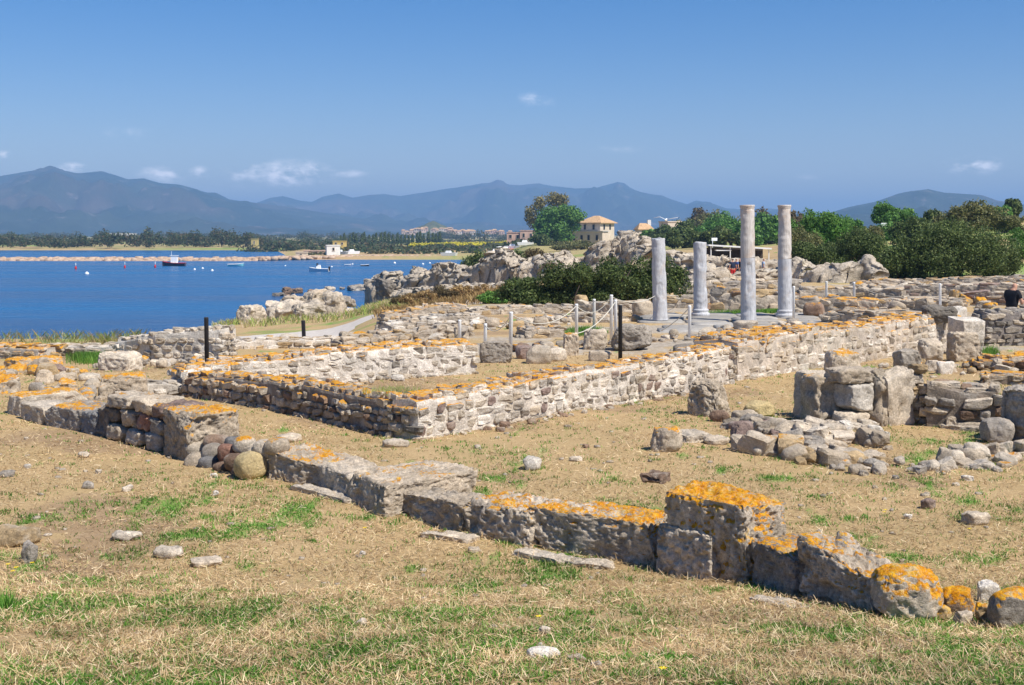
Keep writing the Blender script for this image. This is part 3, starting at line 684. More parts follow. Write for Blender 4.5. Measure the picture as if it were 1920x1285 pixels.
loose('stone', 'pale low stone between the two small round orange stones', 1812, 1164, 40, 26, 'sand', .1, 408, 10, 3)

# ------------------------------------------------------------------ the L-shaped wall behind: a shaded face and a sunlit mortared face meeting at a corner
cA, cC, cE = ray(345, 742), ray(785, 826), ray(1372, 722)
sA, sC, sE = cA[1] / F, cC[1] / F, cE[1] / F
_dl = (cE - cC) / np.linalg.norm(cE - cC); cC2 = cC + np.array([-_dl[1], _dl[0]]) * .40
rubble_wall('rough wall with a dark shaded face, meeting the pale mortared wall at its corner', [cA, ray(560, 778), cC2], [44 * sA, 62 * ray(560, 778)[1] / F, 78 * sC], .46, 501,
    ('grey', 'grit', 'grit', 'grey', 'sand', 'brown', 'sand'), .105, .17, .82, .045, (.30, .25, .20), ruin=.22, gap=.92, jit=.10)  # darker stones and core put part of this face's shade into its colour
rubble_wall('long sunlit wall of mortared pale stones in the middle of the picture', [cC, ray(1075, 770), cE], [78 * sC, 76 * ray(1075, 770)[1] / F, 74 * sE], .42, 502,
    ('pale', 'white', 'white', 'white', 'pale', 'pale', 'sand', 'white', 'grey', 'pale', 'purple'), .10, .2, .84, .010, (.70, .62, .52), ruin=.10, gap=.88, end_palette=('grey', 'grit', 'dark', 'brown'), core_amp=.024, core_in=.012)  # darker end stones carry on the painted shade of the dark face
# second long wall, continuing to the right
eA, eB, eC, eD = ray(1385, 716), at(1500, 21.8), at(1660, 24.6), at(1800, 27.5)
rubble_wall('long mortared wall with a thick orange lichen top running back to the right', [eA, eB, eC, eD], [.66, .72, .72, .72], .85, 503,
    ('pale', 'pale', 'sand', 'white', 'grey', 'white'), .13, .27, .88, .012, (.62, .53, .43), ruin=.14, gap=.88, core_amp=.03, core_in=.012)
# parallel wall further back
dA, dB, dC = at(345, 18.4), at(620, 19.7), at(892, 21.2)
rubble_wall('whitish mortared wall behind the corner wall, between the dark posts', [dA, dB, dC], [.40, .54, .56], .6, 504,
    ('white', 'pale', 'white', 'pale', 'white', 'grey'), .11, .21, .92, .009, (.72, .65, .56), ruin=.15, gap=.86, core_amp=.028, core_in=.012)

# ------------------------------------------------------------------ blocks and low walls at the left
def single(name, label, L, Rr, hpx, thick, seed, tn, lich, cat='block', **k):
    A, B = ray(*L), ray(*Rr); sc = (A[1] + B[1]) / 2 / F; c = TINTS[tn]
    k['n'] = int(k.get('n', 14) * 1.7); k['pit'] = max(k.get('pit', .02), .028); o = block_at(name, None, A, B, hpx * sc, thick, seed, (*c, lich), **k); tag(o, label, cat); return o
single('stone_block', 'squared block with a lichen strip on top behind the front wall at left', (184, 752), (275, 750), 52, .55, 601, 'sand', .75, n=16, k=10, pit=.02)
rubble_wall('short stretch of flat stones right of the lichen-topped squared block', [ray(272, 748), ray(345, 741)], [.28, .22], .5, 602, ('pale', 'sand', 'white', 'grey'), .09, .3, .3, .05, ruin=.3)
single('stone_block', 'small upright stone with lichen tip at the far left end of the front wall', (10, 742), (48, 736), 36, .3, 603, 'pale', .9, n=10, k=4)
single('stone_block', 'pale block with one lichen spot below the white rubble wall', (180, 696), (242, 698), 36, .5, 604, 'pale', .5, n=14, k=6)
rubble_wall('white rubble wall stub rising above the left shore grass', [at(215, 26.5), at(290, 25.6), at(412, 25.2)], [.42, .60, .68], .7, 605, ('white', 'pale', 'pale', 'grey', 'sand'), .13, .22, .12, .03, (.62, .57, .49), ruin=.12)
rubble_wall('low beige wall under the bank grass at the far left', [at(78, 27.5), at(215, 27.0)], [.26, .3], .5, 606, ('sand', 'pale', 'sand'), .1, .32, .2, .04, ruin=.3)
rubble_wall('lichen-orange low wall at the left edge of the picture', [at(-40, 27), at(70, 26.4)], [.32, .26], .7, 607, ('sand', 'ochre', 'pale'), .1, .3, .85, .04, ruin=.3)
single('stone_slab', 'flat slab wholly orange with lichen near the left edge', (28, 690), (126, 684), 18, .6, 608, 'sand', 1.0, 'slab', n=12, k=8)
loose('stone', 'dark purple round stone beside the orange slab at left', 106, 702, 30, 19, 'purple', 0, 609)
loose('stone', 'beige round stone with lichen dot behind the left front wall', 80, 720, 34, 26, 'sand', .7, 610)
loose('stone', 'flat beige stone half sunk behind the left front wall', 118, 716, 40, 15, 'sand', .1, 611)
loose('stone', 'flat beige stone left of the lichen-topped squared block', 165, 716, 42, 14, 'pale', .3, 612)
rubble_wall('low pale wall beside the gravel path behind the whitish wall', [at(420, 30), at(520, 31), at(640, 32.5)], [.2, .25, .28], .6, 613, ('pale', 'white', 'sand', 'ochre'), .11, .34, .45, .05, ruin=.4)

# ------------------------------------------------------------------ ruined room at the right: standing blocks and rubble
rf = ray(1600, 800); room = empty('ruined_doorway', (rf[0], rf[1], g1(*rf)))
tag(room, 'cluster of tall weathered blocks of a ruined doorway with a lintel stone, right of centre', 'ruin')
def rb(L, Rr, hpx, thick, seed, tn, lich=0., z_px=0., **k):
    A, B = ray(*L), ray(*Rr); sc = (A[1] + B[1]) / 2 / F
    return block_at(k.pop('name', 'block'), room, A, B, hpx * sc, thick, seed, (*TINTS[tn], lich), z0=g1(*A) + z_px * sc if z_px else None, sink=.02 if z_px else .07, **k)
rb((1481, 778), (1506, 786), 88, .55, 620, 'grit', .3, n=18, pit=.03, k=6)
rb((1508, 790), (1532, 796), 88, .45, 621, 'grit', .45, n=18, pit=.03, k=7)
rb((1530, 800), (1588, 796), 92, .4, 622, 'sand', .55, n=20, pit=.03, k=8)
rb((1584, 806), (1640, 802), 30, .35, 623, 'sand', .2, n=12, k=5)
rb((1598, 804), (1644, 800), 50, .35, 624, 'white', .0, 30, n=14, k=12, amp=.03)
rb((1578, 804), (1642, 800), 27, .42, 625, 'sand', .35, 80, n=14, k=8, name='lintel_stone')
rb((1640, 798), (1664, 802), 112, .5, 626, 'grit', .3, n=18, k=8, pit=.03)
rb((1662, 803), (1702, 795), 108, .45, 627, 'sand', .4, n=20, k=6, pit=.04)
for i, (px, py, w, h) in enumerate([(1712, 790, 34, 26), (1722, 768, 30, 22), (1706, 758, 28, 24), (1722, 742, 30, 22), (1712, 722, 32, 22), (1726, 704, 26, 20), (1700, 740, 22, 20)]):
    A = ray(px, 793); sc = A[1] / F
    stone_on('stone', room, (A[0], A[1] + .12, g1(*A) + (793 - py) * sc), (w * sc, .35, h * sc), (rr.uniform(-.15, .15), rr.uniform(-.1, .1), rr.uniform(-.3, .3)), tint(('sand', 'pale', 'ochre'), rr, .1), rr)
for i in range(26):                                            # rubble foot
    px = rr.uniform(1515, 1660); A = ray(px, rr.uniform(802, 828)); sc = A[1] / F; w = rr.uniform(14, 34) * sc
    stone_on('stone', room, (A[0], A[1], g1(*A) - .02), (w, w * .8, w * rr.uniform(.5, .9)), (rr.uniform(-.2, .2), rr.uniform(-.2, .2), rr.uniform(0, 6)), tint(('pale', 'sand', 'white'), rr, .1), rr)
A, B = ray(1512, 800) + np.array([.05, .16]), ray(1728, 800) + np.array([0, .14])
block_at('rubble_core', room, A, B, 70 * A[1] / F, .36, 629, (*TINTS['sand'], .1), n=34, k=9, amp=.12, freq=5, pit=.03, chip=.06)
# things standing behind it
def single_at(name, label, px0, px1, Y, z0, h, thick, seed, tn, lich, cat='block', **k):
    A, B = at(px0, Y), at(px1, Y); k['n'] = int(k.get('n', 14) * 1.6); k['pit'] = max(k.get('pit', .02), .026) if tn != 'white' else .012; o = block_at(name, None, A, B, h, thick, seed, (*TINTS[tn], lich), z0=z0, sink=.03, **k); tag(o, label, cat); return o
yb = 18.6
single_at('stone_block', 'dark undercut block with lichen top behind the ruined doorway', 1556, 1622, yb, g1(*at(1590, yb)), zat(658, yb) - g1(*at(1590, yb)),   .5, 631, 'grit', .7, n=14, k=4, chip=.12)
single_at('stone_block', 'tall tilted grey block behind the right side of the ruined doorway', 1692, 1738, 19, g1(*at(1715, 19)), zat(656, 19) - g1(*at(1715, 19)), .4, 632, 'grey', .3, n=14, k=7, lean=(-.12, 0))
rubble_wall('dark drystone wall right of the ruined doorway', [ray(1738, 800), ray(1800, 803), ray(1868, 806)], [.56, .48, .5], .5, 633, ('grit', 'brown', 'sand', 'grey', 'sand'), .13, .25, .2, .06, (.22, .18, .14), ruin=.25, gap=.9)
single('stone_kerb', 'narrow kerb stone lying at the foot of the dark drystone wall', (1752, 802), (1852, 812), 9, .12, 634, 'grit', 0, 'kerb', n=10)
single('stone_block', 'massive grey squared block cut by the right edge, above a round stone', (1866, 826), (1950, 836), 102, .6, 635, 'grey', .15, n=22, k=10, pit=.02)
loose('boulder', 'round grey boulder at the foot of the massive right-hand block', 1876, 832, 62, 46, 'grey', .05, 636, 16, 2.8, .08, 'boulder')
zb = g1(*at(1822, 25)); 
o = single_at('plastered_pier', 'pale plastered pier at the far end of the lichen-topped wall', 1796, 1850, 25, zb, zat(592, 25) - zb, .6, 637, 'white', .05, 'pier', n=20, k=12, amp=.02, pit=.015)
single_at('boulder', 'dark rough boulder lying on the wall end beside the plastered pier', 1732, 1800, 26.4, zat(604, 26.4), .36, .5, 638, 'dark', .1, 'boulder', n=16, k=3.5, amp=.1)
single_at('stone_block', 'round-topped brown stone standing in front of the plastered pier', 1728, 1774, 23, g1(*at(1750, 23)), zat(636, 23) - g1(*at(1750, 23)), .4, 639, 'grit', .1, n=14, k=4)
single_at('stone_block', 'squared sunlit block standing just below the plastered pier', 1786, 1846, 23.4, g1(*at(1815, 23.4)), zat(624, 23.4) - g1(*at(1815, 23.4)), .4, 640, 'sand', .1, n=16, k=9, pit=.03)
loose('stone', 'white pointed marble fragment standing among stones below the pier', 1776, 702, 30, 24, 'white', 0, 641, 8, 6, .1)
rubble_wall('dark masonry wall at the right edge in front of the man', [at(1853, 27.2), at(1990, 27.6)], [.78, .8], .6, 642, ('grey', 'dark', 'grey', 'grit'), .13, .3, .1, .05, (.25, .22, .2), ruin=.1)
rubble_wall('lichen-topped low wall near the right edge under the dark masonry', [at(1836, 21.5), at(1960, 21.2)], [.24, .26], .5, 643, ('sand', 'brown', 'ochre'), .12, .34, .9, .05, (.3, .22, .15), ruin=.3)
rubble_wall('second lichen-topped low wall below the first near the right edge', [at(1850, 19.3), at(1970, 19.0)], [.2, .2], .4, 644, ('sand', 'purple', 'grit'), .1, .36, .7, .05, (.3, .24, .18), ruin=.3)
single('stone_block', 'lone upright pitted stone casting a shadow in the middle of the meadow', (1288, 778), (1348, 784), 68, .4, 650, 'sand', .1, n=24, k=6, pit=.04, lean=(-.16, 0), skew=.12)
loose('stone', 'dark pitted stone right of the lone upright stone', 1352, 792, 36, 22, 'brown', 0, 651)
loose('stone', 'smooth rounded beige boulder in the rubble heap right of the upright stone', 1425, 785, 62, 32, 'yellow', 0, 652, 16, 2.6, .06)
loose('stone', 'angular purple-brown stone in front of the rubble heap', 1393, 834, 42, 42, 'purple', .05, 653, 12, 5)
loose('stone', 'lichen-tipped knobbly stone at the left end of the low rubble line', 1252, 852, 68, 46, 'sand', .72, 654, 18, 3, .13, pit=.02)
loose('stone', 'flat beige stone sunk in grass right of the lichen-tipped knobbly stone', 1345, 838, 46, 15, 'sand', .05, 655)
single('stone_slab', 'long low slab leading from the knobbly stone to the rubble heap', (1285, 836), (1335, 832), 20, .3, 656, 'pale', .2, 'slab', n=12)
def rubble_heap(label, line, n, smin, smax, seed, palette, spread=.22, lichen=.2, rise=.0, name='rubble_heap'):
    """tumbled stones half sunk in the ground along a line (points of the picture)"""
    rr_ = random.Random(seed); P = [ray(*q) for q in line]; root = empty(name, (*P[0], g1(*P[0]))); tag(root, label, 'rubble')
    L = [0]
    for a, b in zip(P[:-1], P[1:]): L.append(L[-1] + float(np.linalg.norm(b - a)))
    for i in range(n):
        s_ = rr_.uniform(0, L[-1]); q = np.array([np.interp(s_, L, [p[0] for p in P]), np.interp(s_, L, [p[1] for p in P])]) + np.array([rr_.gauss(0, spread * .5), rr_.gauss(.1, spread)])
        w = smin + (smax - smin) * rr_.random() ** 1.8; h = w * rr_.uniform(.4, .8); up = rise * max(0, 1 - abs(rr_.gauss(0, .7))) * rr_.random()
        stone_on('stone', root, (q[0], q[1], g1(*q) - h * rr_.uniform(.2, .45) + up), (w, w * rr_.uniform(.6, 1), h), (rr_.uniform(-.3, .3), rr_.uniform(-.3, .3), rr_.uniform(0, 6.3)), tint(palette, rr_, lichen * rr_.choice((0, .3, 1, 1.6))), rr_, rr_.choice(('stone', 'boulder', 'boulder', 'stone', 'cobble')))
    return root
rubble_heap('low tumbled rubble line running right from the purple-brown stone', [(1410, 852), (1480, 862), (1560, 870), (1655, 868)], 62, .08, .36, 657, ('sand', 'grit', 'sand', 'pale', 'ochre'), .14, .35, .06)
rubble_heap('heap of loose stones in front of the ruined doorway', [(1380, 806), (1440, 815), (1520, 838)], 70, .07, .32, 658, ('grit', 'sand', 'grey', 'sand', 'purple'), .2, .2, .10)
rubble_heap('rubble spilling from the foot of the ruined doorway', [(1500, 815), (1560, 832), (1640, 838)], 56, .07, .3, 661, ('pale', 'sand', 'sand', 'grit'), .14, .15, .12)
rubble_heap('nearly buried stone line in the grass at far right', [(1570, 884), (1700, 886), (1800, 880), (1930, 866)], 64, .05, .22, 659, ('pale', 'sand', 'grey', 'sand', 'grit'), .16, .4)
rubble_heap('ledge of pale stones below the round grey boulder at right', [(1790, 866), (1870, 854), (1950, 846)], 44, .08, .34, 660, ('pale', 'sand', 'sand'), .14, .1, .06)
rubble_heap('pale stones strewn along the foot of the sunlit wall', [(830, 822), (1000, 792), (1200, 756), (1330, 735)], 46, .04, .13, 662, ('pale', 'sand', 'brown'), .08, .0)
for i, (lb, ln, n, a, b, pal, sp, lc, ri) in enumerate([
    ('crumbled pale rubble between the left front wall and the squared block', [(60, 738), (130, 728), (190, 742), (260, 752)], 46, .08, .34, ('pale', 'sand', 'sand', 'grey'), .25, .5, .05),
    ('lichened rubble strip at the far left below the bank', [(-20, 705), (60, 700), (140, 704)], 44, .08, .36, ('pale', 'sand', 'ochre'), .3, .7, .08),
    ('pale rubble tumbled in front of the white rubble wall stub', [(200, 690), (300, 688), (400, 676)], 60, .08, .32, ('pale', 'white', 'sand', 'grey'), .35, .5, .10),
    ('rubble lying along the top of the dark-faced wall, inside', [(360, 716), (480, 722), (600, 728)], 40, .07, .22, ('pale', 'sand', 'grey'), .12, .6, .12),
    ('pale rubble filling the floor between the whitish wall and the corner', [(610, 722), (700, 716), (800, 706), (870, 698)], 60, .06, .24, ('pale', 'white', 'sand', 'grey'), .3, .5, .06),
    ('pale rubble spread behind the whitish wall below the path', [(440, 652), (560, 646), (700, 640), (840, 632)], 80, .12, .46, ('pale', 'white', 'sand', 'ochre'), .8, .55, .14),
    ('pale rubble spread between the white fence posts', [(760, 618), (880, 612), (1000, 610), (1060, 604)], 80, .12, .5, ('pale', 'sand', 'white', 'ochre'), .9, .45, .12),
    ('rubble round the cracked grey block and the grooved boulder', [(960, 660), (1040, 650), (1120, 648), (1220, 645)], 54, .08, .34, ('sand', 'pale', 'grey', 'brown'), .4, .4, .08),
    ('rubble along the near edge of the paving', [(1230, 640), (1320, 632), (1400, 622), (1480, 612)], 54, .1, .4, ('sand', 'pale', 'grey'), .4, .6, .10),
    ('loose stones over the foundations right of the columns', [(1510, 585), (1620, 578), (1740, 575), (1860, 570)], 90, .14, .6, ('sand', 'pale', 'ochre', 'grey'), 1.2, .6, .12),
    ('loose stones below the biggest bush', [(1560, 548), (1680, 545), (1800, 542), (1920, 540)], 70, .18, .7, ('sand', 'pale', 'ochre'), 1.6, .6, .1),
    ('stones fallen round the plastered pier and its neighbours', [(1700, 690), (1780, 700), (1860, 690), (1930, 680)], 54, .08, .36, ('sand', 'grit', 'pale', 'ochre'), .4, .5, .08),
    ('pale stones behind the second short column', [(1300, 575), (1380, 572), (1460, 570)], 44, .14, .5, ('sand', 'pale', 'ochre'), .8, .4, .1)]):
    rubble_heap(lb, ln, n, a, b, 1300 + i, pal, sp, lc, ri)
# lone stones in the grass
LS = [('white rough stone lying alone in the middle of the meadow', 998, 884, 36, 25, 'white', .0), ('brown round stone alone in the grass at right', 1743, 954, 28, 20, 'purple', 0), ('flat grey-topped stone alone near the right edge', 1832, 986, 52, 22, 'sand', 0),
      ('small white stone beside the yellow flowers at right', 1704, 974, 18, 9, 'white', 0), ('largest flat white stone at the bottom edge of the picture', 1018, 1244, 62, 20, 'white', 0), ('flat pale stone right of the largest bottom white stone', 1082, 1248, 50, 18, 'pale', 0),
      ('small grey stone below the flat pale stones at the bottom', 1118, 1262, 22, 16, 'grey', 0), ('small white stone above the largest bottom white stone', 1014, 1222, 18, 9, 'white', 0), ('pale pebble pair, upper one, above the bottom stones', 1022, 1198, 24, 14, 'pale', 0),
      ('pinkish stone in the grass below the front wall', 674, 1178, 26, 14, 'pale', 0), ('beige stone among green tufts left of the bottom stones', 925, 1186, 20, 12, 'sand', 0), ('small beige stone right of the bottom stones', 1106, 1188, 26, 11, 'sand', 0),
      ('pale flat stone at left, right of the half-buried slab', 232, 1012, 56, 15, 'pale', .15), ('yellowish flat stone sunk in the grass, left of a pair', 312, 1048, 56, 18, 'pale', .1), ('yellowish flat stone sunk in the grass, right of a pair', 380, 1064, 64, 13, 'sand', .1),
      ('grey stone in straw in front of the left front wall', 162, 918, 24, 12, 'grey', 0), ('white pebble below the rubble of the left front wall', 50, 880, 13, 8, 'white', 0), ('pinkish stone below the left front wall', 156, 858, 22, 10, 'pale', 0),
      ('white pebble in straw below the round cobbles', 404, 930, 13, 9, 'white', 0), ('small pale stone below the cobbles beside the footing slab', 400, 895, 15, 9, 'white', 0), ('pale stone in straw left of the cobbles', 237, 922, 20, 12, 'pale', 0),
      ('small pinkish stone in straw, upper left meadow', 183, 887, 14, 7, 'pale', 0), ('grey flat stone at the left edge of the meadow', 10, 896, 30, 12, 'grey', 0), ('white chip near the foot of the big dressed block', 680, 1042, 14, 8, 'white', 0),
      ('beige stone under the long lichen-topped block', 890, 1036, 26, 10, 'sand', 0), ('brown stone in the meadow below the sunlit wall', 938, 808, 18, 9, 'brown', 0), ('pale stone in the grass near the middle of the meadow', 1080, 868, 26, 7, 'pale', 0),
      ('small brown stone in the meadow left of the lichen-tipped stone', 1100, 842, 14, 7, 'brown', 0), ('dark stone in the scattered line at right', 1728, 890, 26, 16, 'grey', 0), ('orange lichened pebble in the scattered line at right', 1778, 880, 22, 14, 'brown', .9),
      ('white flat pebble at the right end of the scattered line', 1818, 902, 24, 10, 'white', 0), ('dark pebble left of the scattered line', 1680, 898, 12, 8, 'blue', 0), ('grey slab stone upright in the far right grass', 1790, 862, 30, 18, 'blue', 0),
      ('brown stone lying below the shaded corner of the walls', 740, 842, 50, 14, 'grit', .1), ('beige flat stone behind the cobbles, with a lichen dot', 540, 830, 46, 14, 'sand', .3)]
for i, (lb, px, py, w, h, tn, lc) in enumerate(LS): loose('stone', lb, px, py, w, h, tn, lc, 700 + i, 10, 3.6, .14)
loose('stone_slab', 'half-buried ochre slab at the left edge beside a weed', 12, 1022, 96, 30, 'ochre', .3, 760, 14, 5, .08, 'slab')
loose('stone', 'grey pointed stone at the foot of the half-buried ochre slab', 50, 1056, 28, 42, 'grey', 0, 761, 12, 4)
# small bits nobody would count
bits = []
prng = random.Random(77)
P_, F_ = cube_grid(2); bv, bf = [], []
for i in range(520):
    px, py = prng.uniform(-150, 2070), 700 + 585 * prng.random() ** 1.0; p = ray(px, py) if i < 420 else at(px, prng.uniform(26, 48)); sc = p[1] / F
    s = sc * prng.uniform(4, 11) * .6 * np.array([prng.uniform(.7, 1.5), prng.uniform(.7, 1.3), prng.uniform(.35, .8)])
    q = P_ / ((np.abs(P_) ** 3.5).sum(1) ** (1 / 3.5))[:, None] * s * (1 + .25 * RNG.uniform(-1, 1, (len(P_), 1))); a = prng.uniform(0, 6)
    q = np.stack([q[:, 0] * math.cos(a) - q[:, 1] * math.sin(a), q[:, 0] * math.sin(a) + q[:, 1] * math.cos(a), q[:, 2]], 1) + np.array([p[0], p[1], g1(*p) + s[2] * .3])
    bf.append(F_ + len(bv) * len(P_)); bv.append(q)
o = obj('stone_chips', mesh('stone_chips', np.concatenate(bv), np.concatenate(bf)), M_STONE, None, (0, 0, 0), None, None, (.45, .38, .29, 0)); tag(o, 'tiny stone chips strewn through the dry grass', 'stones', None, 'stuff')

# ------------------------------------------------------------------ low ruins between the walls and the columns
def rw(label, pts, hs, thick, seed, **k):
    kw = dict(palette=('sand', 'pale', 'pale', 'grey', 'ochre', 'sand'), jit=.07, course=.14, slen=.3, lichen=.5, proud=.06, core=(.40, .34, .27), ruin=.35, cap_len=1.1, core_amp=.05); kw.update(k)
    return rubble_wall(label, [at(*p) for p in pts], hs, thick, seed, **kw)
single_at('stone_block', 'smooth grey block with a long crack beside the white fence posts', 899, 960, 23.6, g1(*at(930, 23.6)), .42, .4, 651, 'grey', 0, n=18, k=7, amp=.03, pit=0)
single_at('boulder', 'large grey grooved boulder behind the dark post, left of the columns', 1146, 1226, 26.5, g1(*at(1186, 26.5)), zat(610, 26.5) - g1(*at(1186, 26.5)), .6, 652, 'grey', .0, 'boulder', n=20, k=4, amp=.07, pit=.03)
single_at('stone_block', 'squared stone with lichen top left of the grooved boulder', 1056, 1086, 25.5, g1(*at(1070, 25.5)), zat(624, 25.5) - g1(*at(1070, 25.5)), .3, 653, 'sand', .7, n=12, k=9)
single_at('stone_block', 'squared dark stone just left of the grooved boulder', 1094, 1140, 26.8, g1(*at(1115, 26.8)), zat(618, 26.8) - g1(*at(1115, 26.8)), .4, 654, 'grit', .0, n=12, k=6)
for i, (lb, px, Y, w, h, tn, lc) in enumerate([('round brown stone right of the cracked grey block', 1012, 23.4, 52, 36, 'sand', 0), ('purple stone right of the cracked grey block', 985, 24.6, 36, 26, 'purple', .1), ('beige boulder below the squared lichen-topped stone', 1040, 24, 40, 24, 'pale', .2),
        ('pale stone under the dark post left of the grooved boulder', 1128, 23.8, 44, 20, 'sand', 0), ('dark red stone on the paving behind the grooved boulder', 1198, 28.5, 18, 12, 'brown', 0), ('lichen-orange flat stone on the sunlit wall top below the columns', 1268, 22.5, 22, 12, 'brown', .9),
        ('grey square stone at the near edge of the paving', 1288, 25.4, 48, 22, 'dark', .0), ('pale round stone at the near edge of the paving', 1344, 25.2, 26, 18, 'pale', 0), ('brown stone at the foot of the tall left column', 1402, 31.5, 46, 24, 'grit', .1), ('pale stone at the foot of the tall left column', 1436, 31, 40, 16, 'pale', .1)]):
    loose('stone', lb, px, 0, w, h, tn, lc, 770 + i, 12, 4, .1, Y=Y)
rw('low rubble wall behind the whitish wall, left of the white fence', [(640, 28.5), (760, 29.5), (885, 31)], [.28, .32, .3], .6, 801, lichen=.5)
rw('pale rubble foundation left of the white fence posts', [(735, 34), (820, 35), (910, 36)], [.3, .34, .3], .7, 802, palette=('pale', 'sand', 'white', 'grey'), lichen=.25)
rw('lichen-topped rubble foundation near the dry brush slope', [(722, 41), (800, 41.5), (880, 42)], [.36, .42, .3], .8, 803, lichen=.7)
rw('low stone footing between the white fence posts', [(985, 30), (1060, 30.5)], [.22, .25], .5, 804, lichen=.6)
rw('stone row right behind the rope fence, left part', [(890, 40.5), (980, 41.5), (1075, 42)], [.2, .24, .22], .6, 805, lichen=.5, slen=.42, course=.2)
rw('stone row in front of the dark scrub, left of the columns', [(1075, 41), (1150, 40), (1225, 40)], [.34, .4, .36], .6, 806, lichen=.45, slen=.45, course=.22)
rw('footing of large stones below the dark scrub', [(1020, 37), (1110, 36), (1200, 36.5)], [.18, .22, .22], .5, 807, lichen=.3, slen=.45, course=.2)
rw('stone row between the two short columns and the scrub', [(1245, 43), (1300, 43), (1365, 43.5)], [.35, .4, .4], .6, 808, lichen=.3, slen=.45, course=.2)
rw('row of rounded orange and grey stones behind the tall columns', [(1330, 42), (1400, 41.5), (1500, 42)], [.62, .6, .5], .6, 809, lichen=.6, slen=.55, course=.34, palette=('ochre', 'sand', 'grey', 'brown'))
rw('rubble terrace wall further behind the tall columns', [(1290, 50), (1400, 50), (1500, 50)], [.55, .7, .6], .8, 810, lichen=.25, slen=.5, course=.25)
rw('low wall beside the tall right column with orange lichen', [(1490, 40), (1560, 39.5), (1640, 39)], [.45, .5, .4], .6, 811, lichen=.85, slen=.45, course=.2)
rw('rubble wall behind the rope fence on the right', [(1500, 45), (1600, 45), (1690, 44)], [.5, .55, .5], .6, 812, lichen=.5, slen=.45, course=.2)
rw('flat foundation row right of the rope fence', [(1640, 41), (1740, 40), (1800, 39.5)], [.3, .35, .35], .6, 813, lichen=.6, slen=.45, course=.18)
rw('long flat-stone foundation below the big dark bush', [(1640, 49), (1760, 48), (1870, 47), (1990, 46)], [.4, .45, .5, .5], .7, 814, lichen=.5, slen=.5, course=.16, palette=('grey', 'sand', 'purple', 'pale'))
rw('upper foundation row at the foot of the big dark bush', [(1600, 54), (1730, 54), (1860, 53), (1990, 52)], [.35, .4, .45, .5], .6, 815, lichen=.55, slen=.5, course=.17, palette=('sand', 'ochre', 'grey'))
rw('stone ledge behind the man at the right edge', [(1800, 43), (1890, 42), (1990, 42)], [.45, .5, .5], .5, 816, lichen=.2, slen=.55, course=.15, palette=('grey', 'purple', 'sand'))
rw('stepped stones between the lichen-topped wall and the rope fence', [(1540, 35), (1640, 34), (1740, 33)], [.35, .38, .35], .6, 817, lichen=.6, slen=.4, course=.17)
rw('low wall in front of the plastered pier, half sunk', [(1600, 31), (1680, 30.5), (1740, 30)], [.32, .4, .4], .5, 818, lichen=.4, slen=.35, course=.16, palette=('pale', 'white', 'grey'))
for i, (lb, px, Y, w, h, tn, lc) in enumerate([('dark pointed stone right of the rope fence on the right', 1482 + 100, 43.5, 24, 22, 'dark', 0), ('upright twin-pointed stone behind the rope fence', 1636, 47, 18, 30, 'sand', 0), ('white block on the foundation near the man', 1800, 36, 36, 26, 'white', .1), ('grey lump stone on the foundation below the bush', 1712, 49.5, 30, 16, 'grey', 0),
        ('squared tan stone left of the first short column', 1206, 38.5, 40, 30, 'sand', .2), ('rounded tan stone near the scrub edge', 1090, 43, 26, 28, 'ochre', .4), ('small round stone atop the footing below the scrub', 1030, 42.5, 14, 16, 'ochre', .3), ('tan block standing behind the first short column', 1257, 44, 16, 26, 'ochre', .1), ('broad lichen slab among the right foundations', 1695, 41.5, 46, 14, 'sand', .95), ('brown lichen stone left of the rope fence on the right', 1530, 38, 40, 26, 'brown', .6)]):
    loose('stone', lb, px, 0, w, h, tn, lc, 840 + i, 12, 4, .1, Y=Y)

# ------------------------------------------------------------------ paving round the columns
t = NT('grey_paving'); g = t.pos(); P = g.outputs['Position']; oi = t.node('ShaderNodeObjectInfo')
n = t.noise(P, 2.5, 6, .7); k = t.mr(oi.outputs['Random'], 0, 1, .82, 1.12, False)
c_ = t.ramp(n, [(.3, (.25, .23, .20)), (.55, (.36, .335, .295)), (.75, (.46, .43, .38))])
vs = t.node('ShaderNodeVectorMath', operation='SCALE'); t.l.new(c_, vs.inputs[0]); t.l.new(k, vs.inputs['Scale'])
M_PAVE = t.done(vs.outputs[0], .9, t.bump(t.noise(P, 18, 5, .7), .6, .015))
PV0 = at(1225, 31.5); pav_z = max(g1(*at(1238, 36)), g1(*at(1403, 35.6)), g1(*at(1313, 38.4)), g1(*at(1472, 38)), g1(*at(1350, 33))) + .05
pav = empty('paving', (*PV0, pav_z)); tag(pav, kind='structure')
pd = Vector((.995, .04, 0)); slab_i = 0
prng = random.Random(9)
for row, (y0, dy) in enumerate([(32.0, 1.1), (33.15, 1.2), (34.4, 1.25), (35.7, 1.3), (37.05, 1.3), (38.4, 1.2)]):
    x = (1215 - CX) / F * 35 + prng.uniform(-.3, .3); xe = (1560 - CX) / F * 37
    while x < xe:
        w = prng.uniform(.9, 1.7)
        if prng.random() > .08:
            me = rock_mesh('slab', 4, (w * .975, dy * .97, .26), 26, .006, 2, 900 + slab_i, 0, .01, chip=.01)
            obj('slab', me, M_PAVE, pav, (x + w / 2 - PV0[0], y0 + dy / 2 - PV0[1], -.26 + prng.uniform(-.015, .015)), (0, 0, prng.uniform(-.01, .01)))
            slab_i += 1
        x += w

